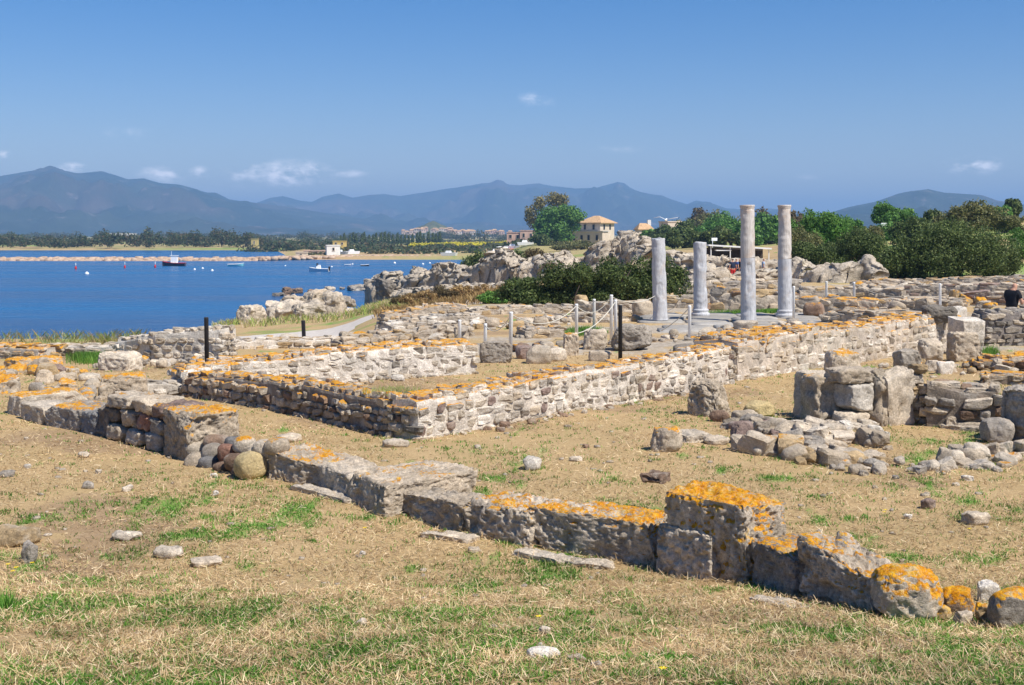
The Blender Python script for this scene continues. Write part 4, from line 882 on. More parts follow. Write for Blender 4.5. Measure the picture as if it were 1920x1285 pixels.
# ------------------------------------------------------------------ columns
t = NT('grey_marble'); g = t.pos(); P = g.outputs['Position']; oi = t.node('ShaderNodeObjectInfo')
mp = t.node('ShaderNodeMapping'); mp.inputs['Scale'].default_value = (6, 6, 1.2); t.l.new(P, mp.inputs[0])
a = t.noise(P, 2.2, 6, .65); b = t.noise(mp.outputs[0], 3, 6, .7); c = t.noise(P, 30, 4, .7)
col = t.ramp(b, [(.3, (.36, .36, .367)), (.5, (.49, .49, .497)), (.7, (.60, .60, .60))])
col = t.mix(t.math('MULTIPLY', t.mr(a, .5, .68), .55), col, (.50, .39, .30))
col = t.mix(t.math('MULTIPLY', t.mr(c, .52, .66), .25), col, (.30, .30, .31))
stk = t.noise(mp.outputs[0], 1.1, 5, .75, .8); col = t.mix(t.math('MULTIPLY', t.mr(stk, .5, .62), .3), col, (.32, .32, .33))
M_MARBLE = t.done(col, .75, t.bump(t.math('ADD', c, b), .5, .012))
t = NT('tan_marble'); P = t.pos().outputs['Position']
mp = t.node('ShaderNodeMapping'); mp.inputs['Scale'].default_value = (6, 6, 1.2); t.l.new(P, mp.inputs[0])
b = t.noise(mp.outputs[0], 3, 6, .7); a = t.noise(P, 1.3, 5, .6); c = t.noise(P, 30, 4, .7)
col = t.ramp(b, [(.3, (.40, .365, .33)), (.5, (.53, .49, .445)), (.7, (.63, .59, .545))])
col = t.mix(t.math('MULTIPLY', t.mr(a, .48, .62), .6), col, (.50, .37, .27))
M_MARBLE_T = t.done(col, .75, t.bump(t.math('ADD', c, b), .5, .012))
def column(label, px, Y, h, r0, r1, capital, base, tilt, seed, upper=None):
    p = at(px, Y); root = empty('column', (p[0], p[1], pav_z)); tag(root, label, 'column', 'columns of the ruined courtyard')
    root.rotation_euler = (0, tilt, seed * 1.3)
    root.rotation_euler = (tilt * .3, tilt, 0)
    zb = .0
    if base:
        m = MB(); m.lathe([(r0 * 1.0, -.06), (r0 * 1.34, -.05), (r0 * 1.36, .02), (r0 * 1.28, .06), (r0 * 1.12, .075), (r0 * 1.10, .10), (r0 * 1.2, .13), (r0 * 1.16, .17), (r0 * 1.02, .19)], 32); m.build('base', M_MARBLE, root, smooth=True); zb = .17
    nz, na = 70, 60; V = []; Fc = []
    hs = h - (.12 if capital else 0)
    for i in range(nz):
        z = zb + (hs - zb) * i / (nz - 1); f = (z - zb) / (hs - zb); r = r0 + (r1 - r0) * f ** 1.3
        if i == nz - 1: r *= .985
        if zb == 0 and i < 2: r *= 1.05 - .03 * i
        for q in range(na):
            w = 2 * math.pi * q / na; V.append((r * math.cos(w), r * math.sin(w), z))
    V = np.array(V); d = .014 * fbm(V * 2.2 + seed * 9, 4, seed) + .010 * fbm(V * 11 + seed, 3, seed + 3) - .022 * sstep(.35, .6, vnoise(V * np.array([5, 5, 3.2]) + seed * 5, seed + 6)) - (.004 * (.5 + .5 * np.cos(20 * np.arctan2(V[:, 1], V[:, 0]))) if capital else 0)
    V[:, :2] *= (1 + d / .2)[:, None]
    if not capital: V[-na:, 2] += .07 * fbm(V[-na:] * 4 + seed, 2, seed)
    for i in range(nz - 1):
        for q in range(na): Fc.append((i * na + q, i * na + (q + 1) % na, (i + 1) * na + (q + 1) % na, (i + 1) * na + q))
    Fc.append(tuple(range((nz - 1) * na, nz * na)))
    if upper:
        # broken drum: the shaft is pieced from two drums
        k = int(upper * nz)
        lo = [f for f in Fc if max(f) < (k + 1) * na]; up = [f for f in Fc if min(f) >= k * na]
        obj('lower_drum', mesh('lower_drum', V, lo), M_MARBLE, root)
        V2 = V.copy(); V2[:, :2] *= 1.008; V2[:, 2] += .004 + .035 * (V2[:, 0] / r0) * sstep(hs, zb, V2[:, 2]) * (np.abs(V2[:, 2] - V[k * na, 2]) < .3)
        obj('upper_drum', mesh('upper_drum', V2, up), M_MARBLE_T, root)
    else:
        obj('shaft', mesh('shaft', V, Fc), M_MARBLE, root)
    if capital:
        m = MB(); m.lathe([(r1 * .98, hs - .02), (r1 * 1.0, hs), (r1 * 1.06, hs + .015), (r1 * 1.02, hs + .035), (r1 * 1.08, hs + .06), (r1 * 1.12, hs + .075), (r1 * 1.12, hs + .115), (r1 * 1.08, hs + .125)], 32)
        m.build('necking', M_MARBLE_T, root, smooth=True)
    return root
column('short grey column shaft without capital, leftmost of the four', 1238, 36.0, zat(447, 36) - pav_z, .212, .195, False, False, R(-1.4), 1)
column('short grey column shaft without capital, second from left', 1313.5, 38.4, zat(455, 38.4) - pav_z, .216, .198, False, True, R(-.5), 2)
column('tall pale column with a crack halfway up, third from left', 1403.5, 35.6, zat(385, 35.6) - pav_z, .222, .196, True, False, R(-.6), 3, .56)
column('tall tan column with moulded base, rightmost of the four', 1472.5, 38.0, zat(385, 38) - pav_z, .218, .188, True, True, R(-.5), 4, .5)

# ------------------------------------------------------------------ fences
def post(px, pyt, pyb, col, label, Y=None, r=.035, lean=0.0):
    if Y is None: p = ray(px, pyb)
    else: p = at(px, Y)
    z = g1(*p); h = zat(pyt, p[1]) - z
    m = MB(); m.lathe([(r, -.15), (r, h - .03), (r * 1.02, h - .028), (r * 1.02, h - .01), (r * .8, h)], 12)
    o = m.build('fence_post', M_WHITE if col == 'w' else M_BLACK, None, (p[0], p[1], z), True, (0, lean, 0))
    tag(o, label, 'post', 'white fence posts' if col == 'w' else 'dark fence posts')
    return Vector((p[0] + math.sin(lean) * h, p[1], z + h)), h
WP = {}
for key, px, pyt, Y, lb in [('a', 862, 600, 30.5, 'leftmost white fence post, short, on the rubble'), ('b', 910, 607, 28.5, 'second white fence post from left, short'), ('c', 957, 585, 25.2, 'tall white fence post beside the cracked grey block'),
        ('d', 1081, 570, 29.5, 'white fence post left of the pair near the grooved boulder'), ('e', 1114, 561, 32.5, 'thin white fence post in front of the scrub stone row'), ('f', 1146, 553, 29.5, 'tallest white fence post left of the columns'),
        ('g', 1155, 562, 28.6, 'white fence post just right of the tallest one'), ('h', 1293, 573, 29.5, 'white fence post on the paving between the two short columns'), ('i', 1488, 537, 37.2, 'white fence post hard right of the rightmost column'),
        ('j', 1549, 528, 41.5, 'left white post of the rope fence right of the columns'), ('k', 1602, 529, 41.5, 'right white post of the rope fence right of the columns'), ('l', 1763, 532, 38.5, 'lone white post on a white footing near the man'),
        ('m', 1271, 556, 47, 'tiny white post behind the first short column'), ('n', 1290, 557, 48, 'tiny white post left of the second short column'), ('o', 1333, 548, 52, 'tiny white post right of the second short column'),
        ('p', 1420, 546, 50, 'tiny white post right of the tall left column')]:
    WP[key] = post(px, pyt, None, 'w', lb, Y, (.04 if Y < 45 else .034), R(random.uniform(-1.2, 1.2)))[0]
post(388, 595, None, 'b', 'dark metal post in front of the white rubble wall stub', 24.6, .045, R(-.9))
post(570, 601, None, 'b', 'short dark metal post standing by the gravel path', 45.5, .075, R(-2.5))
post(1163, 572, None, 'b', 'dark metal post in front of the grooved boulder', 23.6, .04)
def rope(a, b, sag, label):
    P = []
    for i in range(17):
        t_ = i / 16; p = a.lerp(b, t_); p = p + Vector((0, 0, -sag * 4 * t_ * (1 - t_) - .05)); P.append(p)
    m = MB(); m.tube([p - P[0] for p in P], .010, 6); o = m.build('rope', M_ROPE, None, P[0], True); tag(o, label, 'rope', 'ropes of the white fence')
rope(WP['b'], WP['c'], .22, 'rope sagging between the short and the tall post at left')
rope(WP['c'], WP['d'], .30, 'rope from the tall post by the grey block to the next post right')
rope(WP['d'], WP['f'], .26, 'rope sagging up to the tallest white post')
rope(WP['e'], WP['f'], .1, 'thin rope from the scrub-side post to the tallest white post')
rope(WP['f'], Vector((*at(1228, 35.8), zat(552, 35.8))), .16, 'rope from the tallest white post to the first short column')
rope(Vector((*at(1245, 36.2), zat(545, 36.2))), WP['n'] , .1, 'rope behind the first short column running to tiny posts')
rope(WP['h'], Vector((*at(1240, 30.2), g1(*at(1240, 30.2)) + .22)), .05, 'rope from the paving post down to the left')
rope(WP['j'], WP['k'], .08, 'rope between the two posts right of the columns')
rope(WP['k'], Vector((*at(1690, 40), g1(*at(1690, 40)) + .5)), .12, 'rope hanging from the right post toward the big bush')
rope(WP['g'], Vector((*at(1082, 25.8), g1(*at(1082, 25.8)) + .5)), .14, 'rope descending left over the squared lichen-topped stone')
p = at(1763, 38.5); m = MB(); m.box((0, 0, .05), (.9, .5, .16)); tag(m.build('post_footing', M_MARBLE, None, (p[0], p[1], g1(*p)), False), 'white flat footing under the lone white post near the man', 'footing')

# ------------------------------------------------------------------ people
def skin(name, J, E, mat, parent, sub=2):
    names = list(J); me = bpy.data.meshes.new(name); me.from_pydata([J[k][0] for k in names], [(names.index(a), names.index(b)) for a, b in E], [])
    o = bpy.data.objects.new(name, me); COL.objects.link(o); o.parent = parent; me.materials.append(mat)
    s = o.modifiers.new('skin', 'SKIN'); s.use_smooth_shade = True
    for i, k in enumerate(names):
        r = J[k][1]; sv = me.skin_vertices[0].data[i]; sv.radius = r if hasattr(r, '__len__') else (r, r); sv.use_root = (i == 0)
    u = o.modifiers.new('sub', 'SUBSURF'); u.levels = sub; u.render_levels = sub
    return o
M_SKIN = plain('skin', (.50, .28, .19), .55, .08, 20)
M_HAIRD = plain('dark_hair', (.03, .022, .018), .7)
def cloth(name, c): return plain(name, c, .85, .15, 9, .01)
M_TSHIRT = cloth('black_cotton', (.012, .013, .018)); M_JEANS = cloth('dark_denim', (.03, .04, .07)); M_REDC = cloth('red_cloth', (.55, .03, .03)); M_BLUEC = cloth('blue_cloth', (.05, .09, .25))
M_NAVY = cloth('navy_cloth', (.02, .028, .06)); M_KHAKI = cloth('khaki_cloth', (.28, .23, .15)); M_LBLUE = cloth('light_blue_cloth', (.35, .45, .6))
def person(label, px, Y, z, h, face, shirt, trousers, hair, arms='front', bend=0.0, group=None, shorts=False):
    p = at(px, Y); root = empty('person', (p[0], p[1], z)); root.rotation_euler = (0, 0, face); tag(root, label, 'person', group)
    s = h / 1.76; b = bend
    def q(x, y, zz): return (x * s, y * s, zz * s)
    hd = (0, -.05 - b * .9, 1.60 - b * .25)
    if arms == 'front':
        el, wr, ha = (.27, -.12, 1.10), (.13, -.34, 1.12), (.10, -.41, 1.13)
        el2, wr2, ha2 = (-.27, -.10, 1.10), (-.10, -.33, 1.15), (-.07, -.40, 1.16)
    else:
        el, wr, ha = (.28, .02, 1.12), (.29, -.06, .88), (.28, -.08, .80); el2, wr2, ha2 = (-.28, .02, 1.12), (-.29, -.06, .88), (-.28, -.08, .80)
    J = {'pel': (q(0, 0, .95), .13 * s), 'wai': (q(0, .005, 1.08), .125 * s), 'che': (q(0, -.01 - b * .2, 1.30), .15 * s), 'nek': (q(0, -.02 - b * .4, 1.46), .055 * s), 'hd0': (q(hd[0], hd[1] + .015, hd[2] - .09), .066 * s),
         'hd1': (q(*hd), .088 * s), 'hd2': (q(hd[0], hd[1] + .01, hd[2] + .09), .072 * s), 'nos': (q(hd[0], hd[1] - .095, hd[2] - .02), .016 * s),
         'shl': (q(.18, -.01 - b * .2, 1.40), .062 * s), 'ell': (q(*el), .044 * s), 'wrl': (q(*wr), .03 * s), 'hal': (q(*ha), .034 * s), 'fil': (q(ha[0] - .01, ha[1] - .06, ha[2] - .01), .018 * s),
         'shr': (q(-.18, -.01 - b * .2, 1.40), .062 * s), 'elr': (q(*el2), .044 * s), 'wrr': (q(*wr2), .03 * s), 'har': (q(*ha2), .034 * s), 'fir': (q(ha2[0] + .01, ha2[1] - .06, ha2[2] - .01), .018 * s),
         'hil': (q(.1, 0, .88), .095 * s), 'knl': (q(.11, -.02, .49), .06 * s), 'anl': (q(.11, .02, .09), .042 * s), 'tol': (q(.12, -.14, .035), .035 * s),
         'hir': (q(-.1, 0, .88), .095 * s), 'knr': (q(-.11, -.02, .49), .06 * s), 'anr': (q(-.11, .02, .09), .042 * s), 'tor': (q(-.12, -.14, .035), .035 * s)}
    E = [('pel', 'wai'), ('wai', 'che'), ('che', 'nek'), ('nek', 'hd0'), ('hd0', 'hd1'), ('hd1', 'hd2'), ('hd1', 'nos'), ('che', 'shl'), ('shl', 'ell'), ('ell', 'wrl'), ('wrl', 'hal'), ('hal', 'fil'), ('che', 'shr'), ('shr', 'elr'), ('elr', 'wrr'), ('wrr', 'har'), ('har', 'fir'),
         ('pel', 'hil'), ('hil', 'knl'), ('knl', 'anl'), ('anl', 'tol'), ('pel', 'hir'), ('hir', 'knr'), ('knr', 'anr'), ('anr', 'tor')]
    skin('body', J, E, M_SKIN, root)
    def mid(a, b_, t_): return tuple(np.array(J[a][0]) * (1 - t_) + np.array(J[b_][0]) * t_)
    T = {'pel': (q(0, 0, .93), (.185 * s, .15 * s)), 'wai': (q(0, .005, 1.08), (.18 * s, .145 * s)), 'che': (J['che'][0], (.195 * s, .16 * s)), 'top': (q(0, -.015 - b * .3, 1.425), .085 * s), 'shl': (J['shl'][0], .088 * s), 'sll': (mid('shl', 'ell', .62), .076 * s), 'shr': (J['shr'][0], .088 * s), 'slr': (mid('shr', 'elr', .62), .076 * s)}
    skin('shirt', T, [('pel', 'wai'), ('wai', 'che'), ('che', 'top'), ('che', 'shl'), ('shl', 'sll'), ('che', 'shr'), ('shr', 'slr')], shirt, root)
    kz = .45 if shorts else 1.0
    Tr = {'pel': (q(0, 0, .97), .15 * s), 'hil': (q(.1, 0, .86), .115 * s), 'knl': (mid('hil', 'knl', 1), .085 * s), 'hir': (q(-.1, 0, .86), .115 * s), 'knr': (mid('hir', 'knr', 1), .085 * s)}
    Et = [('pel', 'hil'), ('hil', 'knl'), ('pel', 'hir'), ('hir', 'knr')]
    if not shorts: Tr['anl'] = (J['anl'][0], .07 * s); Tr['anr'] = (J['anr'][0], .07 * s); Et += [('knl', 'anl'), ('knr', 'anr')]
    skin('trousers', Tr, Et, trousers, root)
    if hair is not None:
        H = {'a': (q(hd[0], hd[1] + .035, hd[2] + .07), .085 * s), 'b': (q(hd[0], hd[1] + .055, hd[2] + .0), .075 * s)}
        skin('hair', H, [('a', 'b')], hair, root)
    return root
man = person('bald man in a black t-shirt seen from behind at the right edge', 1897, 34.5, zat(526, 34.5) - 1.74, 1.76, R(122), M_TSHIRT, M_JEANS, None, 'front', .09)
for px, Y, fc, sh, tr, ha, lb in [(1366, 90, 30, M_NAVY, M_KHAKI, M_HAIRD, 'distant visitor in a navy shirt, leftmost of the group behind the columns'), (1374, 88, 200, M_NAVY, M_REDC, M_HAIRD, 'distant visitor wearing red, in the group behind the columns'),
        (1380, 89, 120, M_BLUEC, M_NAVY, M_HAIRD, 'distant visitor in a blue shirt, beside the one in red'), (1388, 92, -60, M_TSHIRT, M_JEANS, M_HAIRD, 'distant visitor in black, rightmost of the group beside the tall column'),
        (1431, 96, 90, M_LBLUE, M_JEANS, M_HAIRD, 'distant visitor in light blue standing apart, right of the tall left column')]:
    person(lb, px, Y, zat(484, Y) - 1.7, 1.72, R(fc), sh, tr, ha, 'down')

# ------------------------------------------------------------------ leaves, blades
def leaf_quads(P, N, size, rng, aspect=.55, curl=.0):
    n = len(P); T = rng.normal(size=(n, 3)); T -= N * (T * N).sum(1)[:, None]; T /= np.linalg.norm(T, axis=1)[:, None] + 1e-9; B = np.cross(N, T)
    s = size * rng.uniform(.6, 1.35, n)[:, None]
    V = np.stack([P - T * s, P + B * s * aspect, P + T * s, P - B * s * aspect], 1).reshape(-1, 3)
    return V, np.arange(n * 4, dtype=np.int32).reshape(n, 4)
def crown_pts(ells, n, rng, shell=4.0, lump=.28, lseed=0):
    ells = np.array(ells, float); vol = (ells[:, 3] * ells[:, 4] * ells[:, 5]) ** (2 / 3.); pick = rng.choice(len(ells), n, p=vol / vol.sum())
    d = rng.normal(size=(n, 3)); d /= np.linalg.norm(d, axis=1)[:, None]
    r = rng.random(n) ** (1 / shell); e = ells[pick]
    lum = 1 + lump * fbm(d * 2.3 + e[:, :3] * .7 + lseed, 3, 5 + lseed) * 2
    P = e[:, :3] + d * e[:, 3:] * (r * lum)[:, None]
    N = d / e[:, 3:] * e[:, 3:].mean(1)[:, None] + rng.normal(size=(n, 3)) * .75; N /= np.linalg.norm(N, axis=1)[:, None]
    return P, N
def lumps(rng, w, d, h, n, base=.15, rmin=.22, rmax=.4):
    """clumps that fill a dome w x d x h"""
    L = []
    for i in range(n):
        a = rng.uniform(0, 2 * math.pi); q = math.sqrt(rng.random()) * .74; z = rng.uniform(base, .92)
        k = math.sqrt(max(.05, 1 - z * z * .75)); s = rng.uniform(rmin, rmax)
        L.append((math.cos(a) * q * w / 2 * k, math.sin(a) * q * d / 2 * k, z * h * .78, s * w / 2, s * d / 2, s * h * .75))
    return L
def bush(label, px, Y, w, h, n, leaf, mat, seed, name='bush', d=None, cat='bush', group=None, z=None, nl=14, stem=True, shell=4.0):
    rng = np.random.default_rng(seed); p = at(px, Y); zb = g1(*p) if z is None else z
    root = empty(name, (p[0], p[1], zb)); tag(root, label, cat, group); d = d or w * .8
    P, N = crown_pts(lumps(rng, w, d, h, nl), n, rng, shell, .3, seed % 50); P[:, 2] = np.maximum(P[:, 2], .02)
    V, Fc = leaf_quads(P, N, leaf, rng); obj('foliage', mesh('foliage', V, Fc, False), mat, root)
    m = MB()
    for i in range(7):
        a = rng.uniform(0, 6.28); e = (math.cos(a) * w * .25, math.sin(a) * d * .25, h * rng.uniform(.4, .65))
        m.tube([(e[0] * .1, e[1] * .1, -.1), (e[0] * .4, e[1] * .4, e[2] * .5), e], [.05, .035, .012], 6)
    m.build('stem', M_BARK, root, smooth=True)
    return root
def tree(label, px, Y, z0, H, ells, n, leaf, mat, seed, trunk_h, name='tree', r=.25, group=None, shell=3.5, cat='tree', limbs=7):
    rng = np.random.default_rng(seed); p = at(px, Y); zb = g1(*p) if z0 is None else z0
    root = empty(name, (p[0], p[1], zb)); tag(root, label, cat, group)
    P, N = crown_pts(ells, n, rng, shell, .3, seed % 50); V, Fc = leaf_quads(P, N, leaf, rng); obj('crown', mesh('crown', V, Fc, False), mat, root)
    m = MB(); m.tube([(0, 0, -.3), (.02 * H, 0, trunk_h * .5), (-.01 * H, .01 * H, trunk_h)], [r * 1.2, r, r * .8], 8)
    for i in range(min(limbs, len(ells))):
        e = ells[i]; m.tube([(-.01 * H, .01 * H, trunk_h * .92), (e[0] * .5, e[1] * .5, (trunk_h + e[2]) * .52), (e[0], e[1], e[2])], [r * .6, r * .4, r * .12], 6)
    m.build('trunk', M_BARK, root, smooth=True); return root
# scrub in the middle
bush('dark evergreen scrub mound left of the columns, its highest part', 1150, 44.5, 3.8, 2.35, 22000, .045, M_SCRUB, 1001, d=2.6)
bush('dark evergreen scrub mound sloping down to the left of the main one', 1070, 44, 3.6, 1.85, 17000, .045, M_SCRUB, 1002, d=2.4)
bush('low dark scrub at the left tip of the evergreen mound', 990, 44.5, 3.2, 1.3, 12000, .045, M_SCRUB, 1003, d=2.2)
bush('dark evergreen scrub behind the first short column', 1232, 44.8, 2.8, 2.0, 13000, .045, M_SCRUB, 1004, d=2.2)
bush('green low shrub at the left tip of the scrub', 925, 50, 1.9, .55, 5000, .045, M_BRIGHT, 1005, d=1.4)
bush('dark shrub on the shore just behind the left ruin wall', 850, 128, 5.5, 2.6, 5000, .12, M_SCRUB, 1006)
bush('taller dark shrub behind the ruin wall peak', 893, 124, 4.5, 4.0, 5000, .12, M_SCRUB, 1007)
bush('dark shrub right of the ruin wall peak', 965, 122, 4.2, 3.0, 4000, .12, M_SCRUB, 1008)
bush('rusty brown shrub on top of the rounded ruin wall', 1000, 118, 3.6, 2.5, 3000, .11, M_BROWN, 1009)
for i, (px, Y, w, h) in enumerate([(745, 74, 1.6, .8), (770, 73, 1.8, 1.0), (800, 72, 1.7, .9), (830, 70, 1.9, 1.0), (862, 68, 1.8, .9), (895, 66, 1.8, .85), (845, 62, 1.8, .8), (812, 64, 1.3, .6)]):
    bush('dry brown brush growing below the seaside ruin wall', px, Y, w, h, 2600, .05, M_DRY if i % 3 else M_BROWN, 1020 + i, name='dry_bush', group='dry brush below the seaside ruin', nl=9)
# the big bushes at the right
def ht(px, Y, py): return zat(py, Y) - g1(*at(px, Y))
bush('biggest dark bush, dome-shaped, filling the right side', 1785, 60, 7.0, ht(1785, 60, 402), 46000, .055, M_SCRUB, 1040, d=5, nl=26)
bush('dark bush at the left foot of the biggest bush', 1690, 60, 3.2, 1.9, 15000, .055, M_SCRUB, 1041, d=2.6)
bush('olive-toned low bush at the right foot of the biggest bush', 1865, 60, 3.0, 2.2, 14000, .055, M_SCRUB, 1042, d=2.6)
bush('dark rounded bush between the bright green tree and the gap', 1605, 72, 4.2, 3.0, 18000, .06, M_SCRUB, 1043, d=3.4)
bush('dark bush behind the pale rock heap right of the columns', 1530, 70, 3.4, 2.0, 12000, .06, M_SCRUB, 1044)
bush('olive-brown bush just behind the rightmost column', 1500, 78, 3.6, 3.0, 12000, .065, M_OLIVE, 1045)
bush('small reddish shrub beside the biggest bush', 1655, 68, 1.3, 1.1, 3000, .05, M_BROWN, 1046)
bush('bright green shrub at the right edge below the grassy slope', 1925, 72, 2.8, 1.9, 9000, .06, M_BRIGHT, 1047)
tree('bright green leafy tree right of the columns', 1545, 88, None, 5.2, lumps(np.random.default_rng(3), 4.6, 4.0, ht(1545, 88, 380), 18, .25), 17000, .085, M_BRIGHT, 1050, 1.4)
tree('bright green leafy tree crown beside the rightmost column', 1500, 92, None, 4.4, lumps(np.random.default_rng(4), 3.8, 3.4, ht(1500, 92, 402), 14, .25), 12000, .085, M_BRIGHT, 1051, 1.2)
tree('round-crowned tree with a dark visible trunk on the right rise', 1678, 130, None, 5.2, [(e[0], e[1], e[2] + 1.1, e[3], e[4], e[5]) for e in lumps(np.random.default_rng(5), 5.2, 4.4, ht(1678, 130, 376) - 1.1, 14, .2)], 11000, .13, M_PINE, 1052, 1.7, r=.5)
tree('dark tree right of the round-crowned one', 1735, 125, None, 4.6, lumps(np.random.default_rng(6), 4.2, 3.8, ht(1735, 125, 388), 12, .2), 9000, .13, M_SCRUB, 1053, 1.2)
tree('broad olive-green tree above the biggest bush', 1815, 105, None, 5.0, lumps(np.random.default_rng(7), 6.4, 5.0, ht(1815, 105, 370), 18, .25), 15000, .11, M_OLIVE, 1054, 1.2)
tree('green tree behind the top right of the biggest bush', 1870, 130, None, 4.0, lumps(np.random.default_rng(8), 4.6, 4.0, ht(1870, 130, 382), 12, .25), 8000, .13, M_PINE, 1055, 1.0)
tree('squarish dark tree near the right edge of the picture', 1898, 140, None, 5.4, lumps(np.random.default_rng(9), 2.6, 2.6, ht(1898, 140, 372), 10, .3), 6000, .13, M_SCRUB, 1056, 1.2)
tree('small tree peeking above the bright green one', 1600, 150, None, 4.2, lumps(np.random.default_rng(10), 4.8, 4.0, ht(1600, 150, 402), 12, .25), 7000, .14, M_BRIGHT, 1057, 1.0)
bush('low green bush under the round-crowned tree', 1665, 118, 6.5, 1.9, 7000, .12, M_PINE, 1070, d=4)
bush('olive bush left of the gap beneath the round-crowned tree', 1625, 112, 4.5, 2.0, 6000, .12, M_OLIVE, 1071, d=3)
bush('dark bush between the round-crowned tree and the biggest bush', 1712, 100, 5.0, 2.4, 8000, .1, M_SCRUB, 1072, d=4)
bush('low olive bush at the right edge on the slope', 1905, 105, 4.5, 1.6, 5000, .1, M_OLIVE, 1073, d=3)
# trees by the house
yh = 345.
e_ = [(-4, 0, 12.2, 2.2, 2.2, 2.4), (0, 1, 13.4, 2.6, 2.4, 2.3), (2.6, 0, 12.8, 2.0, 2, 2.5), (-6.6, 0, 9.2, 2.2, 2, 2.6), (-5.2, 1, 6.8, 2.4, 2, 2.4), (1.5, 0, 10.4, 1.8, 1.6, 1.6), (-1.4, 0, 10.0, 1.6, 1.5, 1.8)]
tree('tall thin-leaved tree rising behind the pine by the house', 1038, yh + 6, 3.6, 15.5, e_, 4200, .32, M_EUC, 1060, 6.0, r=.5, shell=2.2)
e_ = [(0, 0, 8.6, 4.2, 3.6, 2.6), (3.4, 0, 9.2, 4.0, 3.4, 2.4), (5.6, -1, 8.2, 3.0, 3, 1.8), (-2.8, 0, 6.2, 3.4, 3.2, 2.6), (1.5, -1, 5.4, 3.6, 3.2, 2.4), (-3.4, -1, 3.4, 2.8, 2.6, 2.2), (2.2, -1, 2.8, 3.0, 2.6, 2.0), (4.6, 0, 5.8, 2.6, 2.4, 1.8)]
tree('broad dark pine left of the house with the orange roof', 1040, yh - 6, 3.6, 11.5, e_, 12000, .34, M_PINE, 1061, 4.5, r=.55)
bush('grey-green shrubs in front of the house', 1085, 270, 16, 2.4, 5000, .26, M_OLIVE, 1062, d=6)
bush('dark hedge left of the pine tree', 1012, 330, 8, 3.4, 2500, .3, M_SCRUB, 1063, d=5)
# wood behind the columns
rng = np.random.default_rng(88)
WD = [(1215, 290, 7, 4, M_PINE), (1232, 270, 8, 5, M_SCRUB), (1262, 250, 9, 5, M_SCRUB), (1300, 240, 9, 5.4, M_SCRUB), (1285, 330, 12, 8.5, M_OLIVE), (1310, 330, 11, 9.5, M_BROWN), (1335, 320, 11, 8.6, M_OLIVE), (1355, 300, 10, 8.0, M_PINE), (1340, 230, 9, 5.2, M_PINE), (1375, 250, 9, 5.8, M_PINE),
      (1395, 300, 10, 7.2, M_OLIVE), (1420, 260, 9, 6.6, M_PINE), (1440, 300, 10, 8.5, M_BROWN), (1465, 260, 9, 6.5, M_OLIVE), (1485, 220, 8, 6.4, M_BROWN), (1445, 200, 8, 5.0, M_PINE), (1408, 190, 7, 4.0, M_PINE), (1370, 180, 7, 3.6, M_SCRUB), (1330, 185, 7, 3.4, M_SCRUB), (1280, 200, 8, 3.6, M_SCRUB)]
WN = ['green tree just left of the low chimney house', 'dark tree between the chimney house and the tower house', 'dark tree below the small tower house', 'dark tree right of the small tower house', 'olive tree right behind the tower house',
      'tallest rusty tree of the wood left of the tall columns', 'olive tree beside the tallest rusty one', 'green tree left of the white dwelling in the wood', 'green tree above the second short column', 'green tree above the shelter roof', 'olive tree touching the left side of the tall cracked column',
      'green tree between the two tall columns, left', 'tall rusty tree between the two tall columns', 'olive tree seen beside the rightmost column', 'rusty tree behind the rightmost column', 'green tree low between the two tall columns', 'green tree just behind the shelter roof, right end',
      'dark tree just behind the shelter roof, middle', 'dark tree just behind the shelter roof, left end', 'dark low tree between the two short columns']
for i, (px, Y, w, h, mt) in enumerate(WD):
    tree(WN[i], px, Y, None, h, lumps(rng, w, w * .7, h, 10, .2), 3600, .2 + Y * .0004, mt, 1100 + i, h * .25, group='trees of the wood behind the columns')

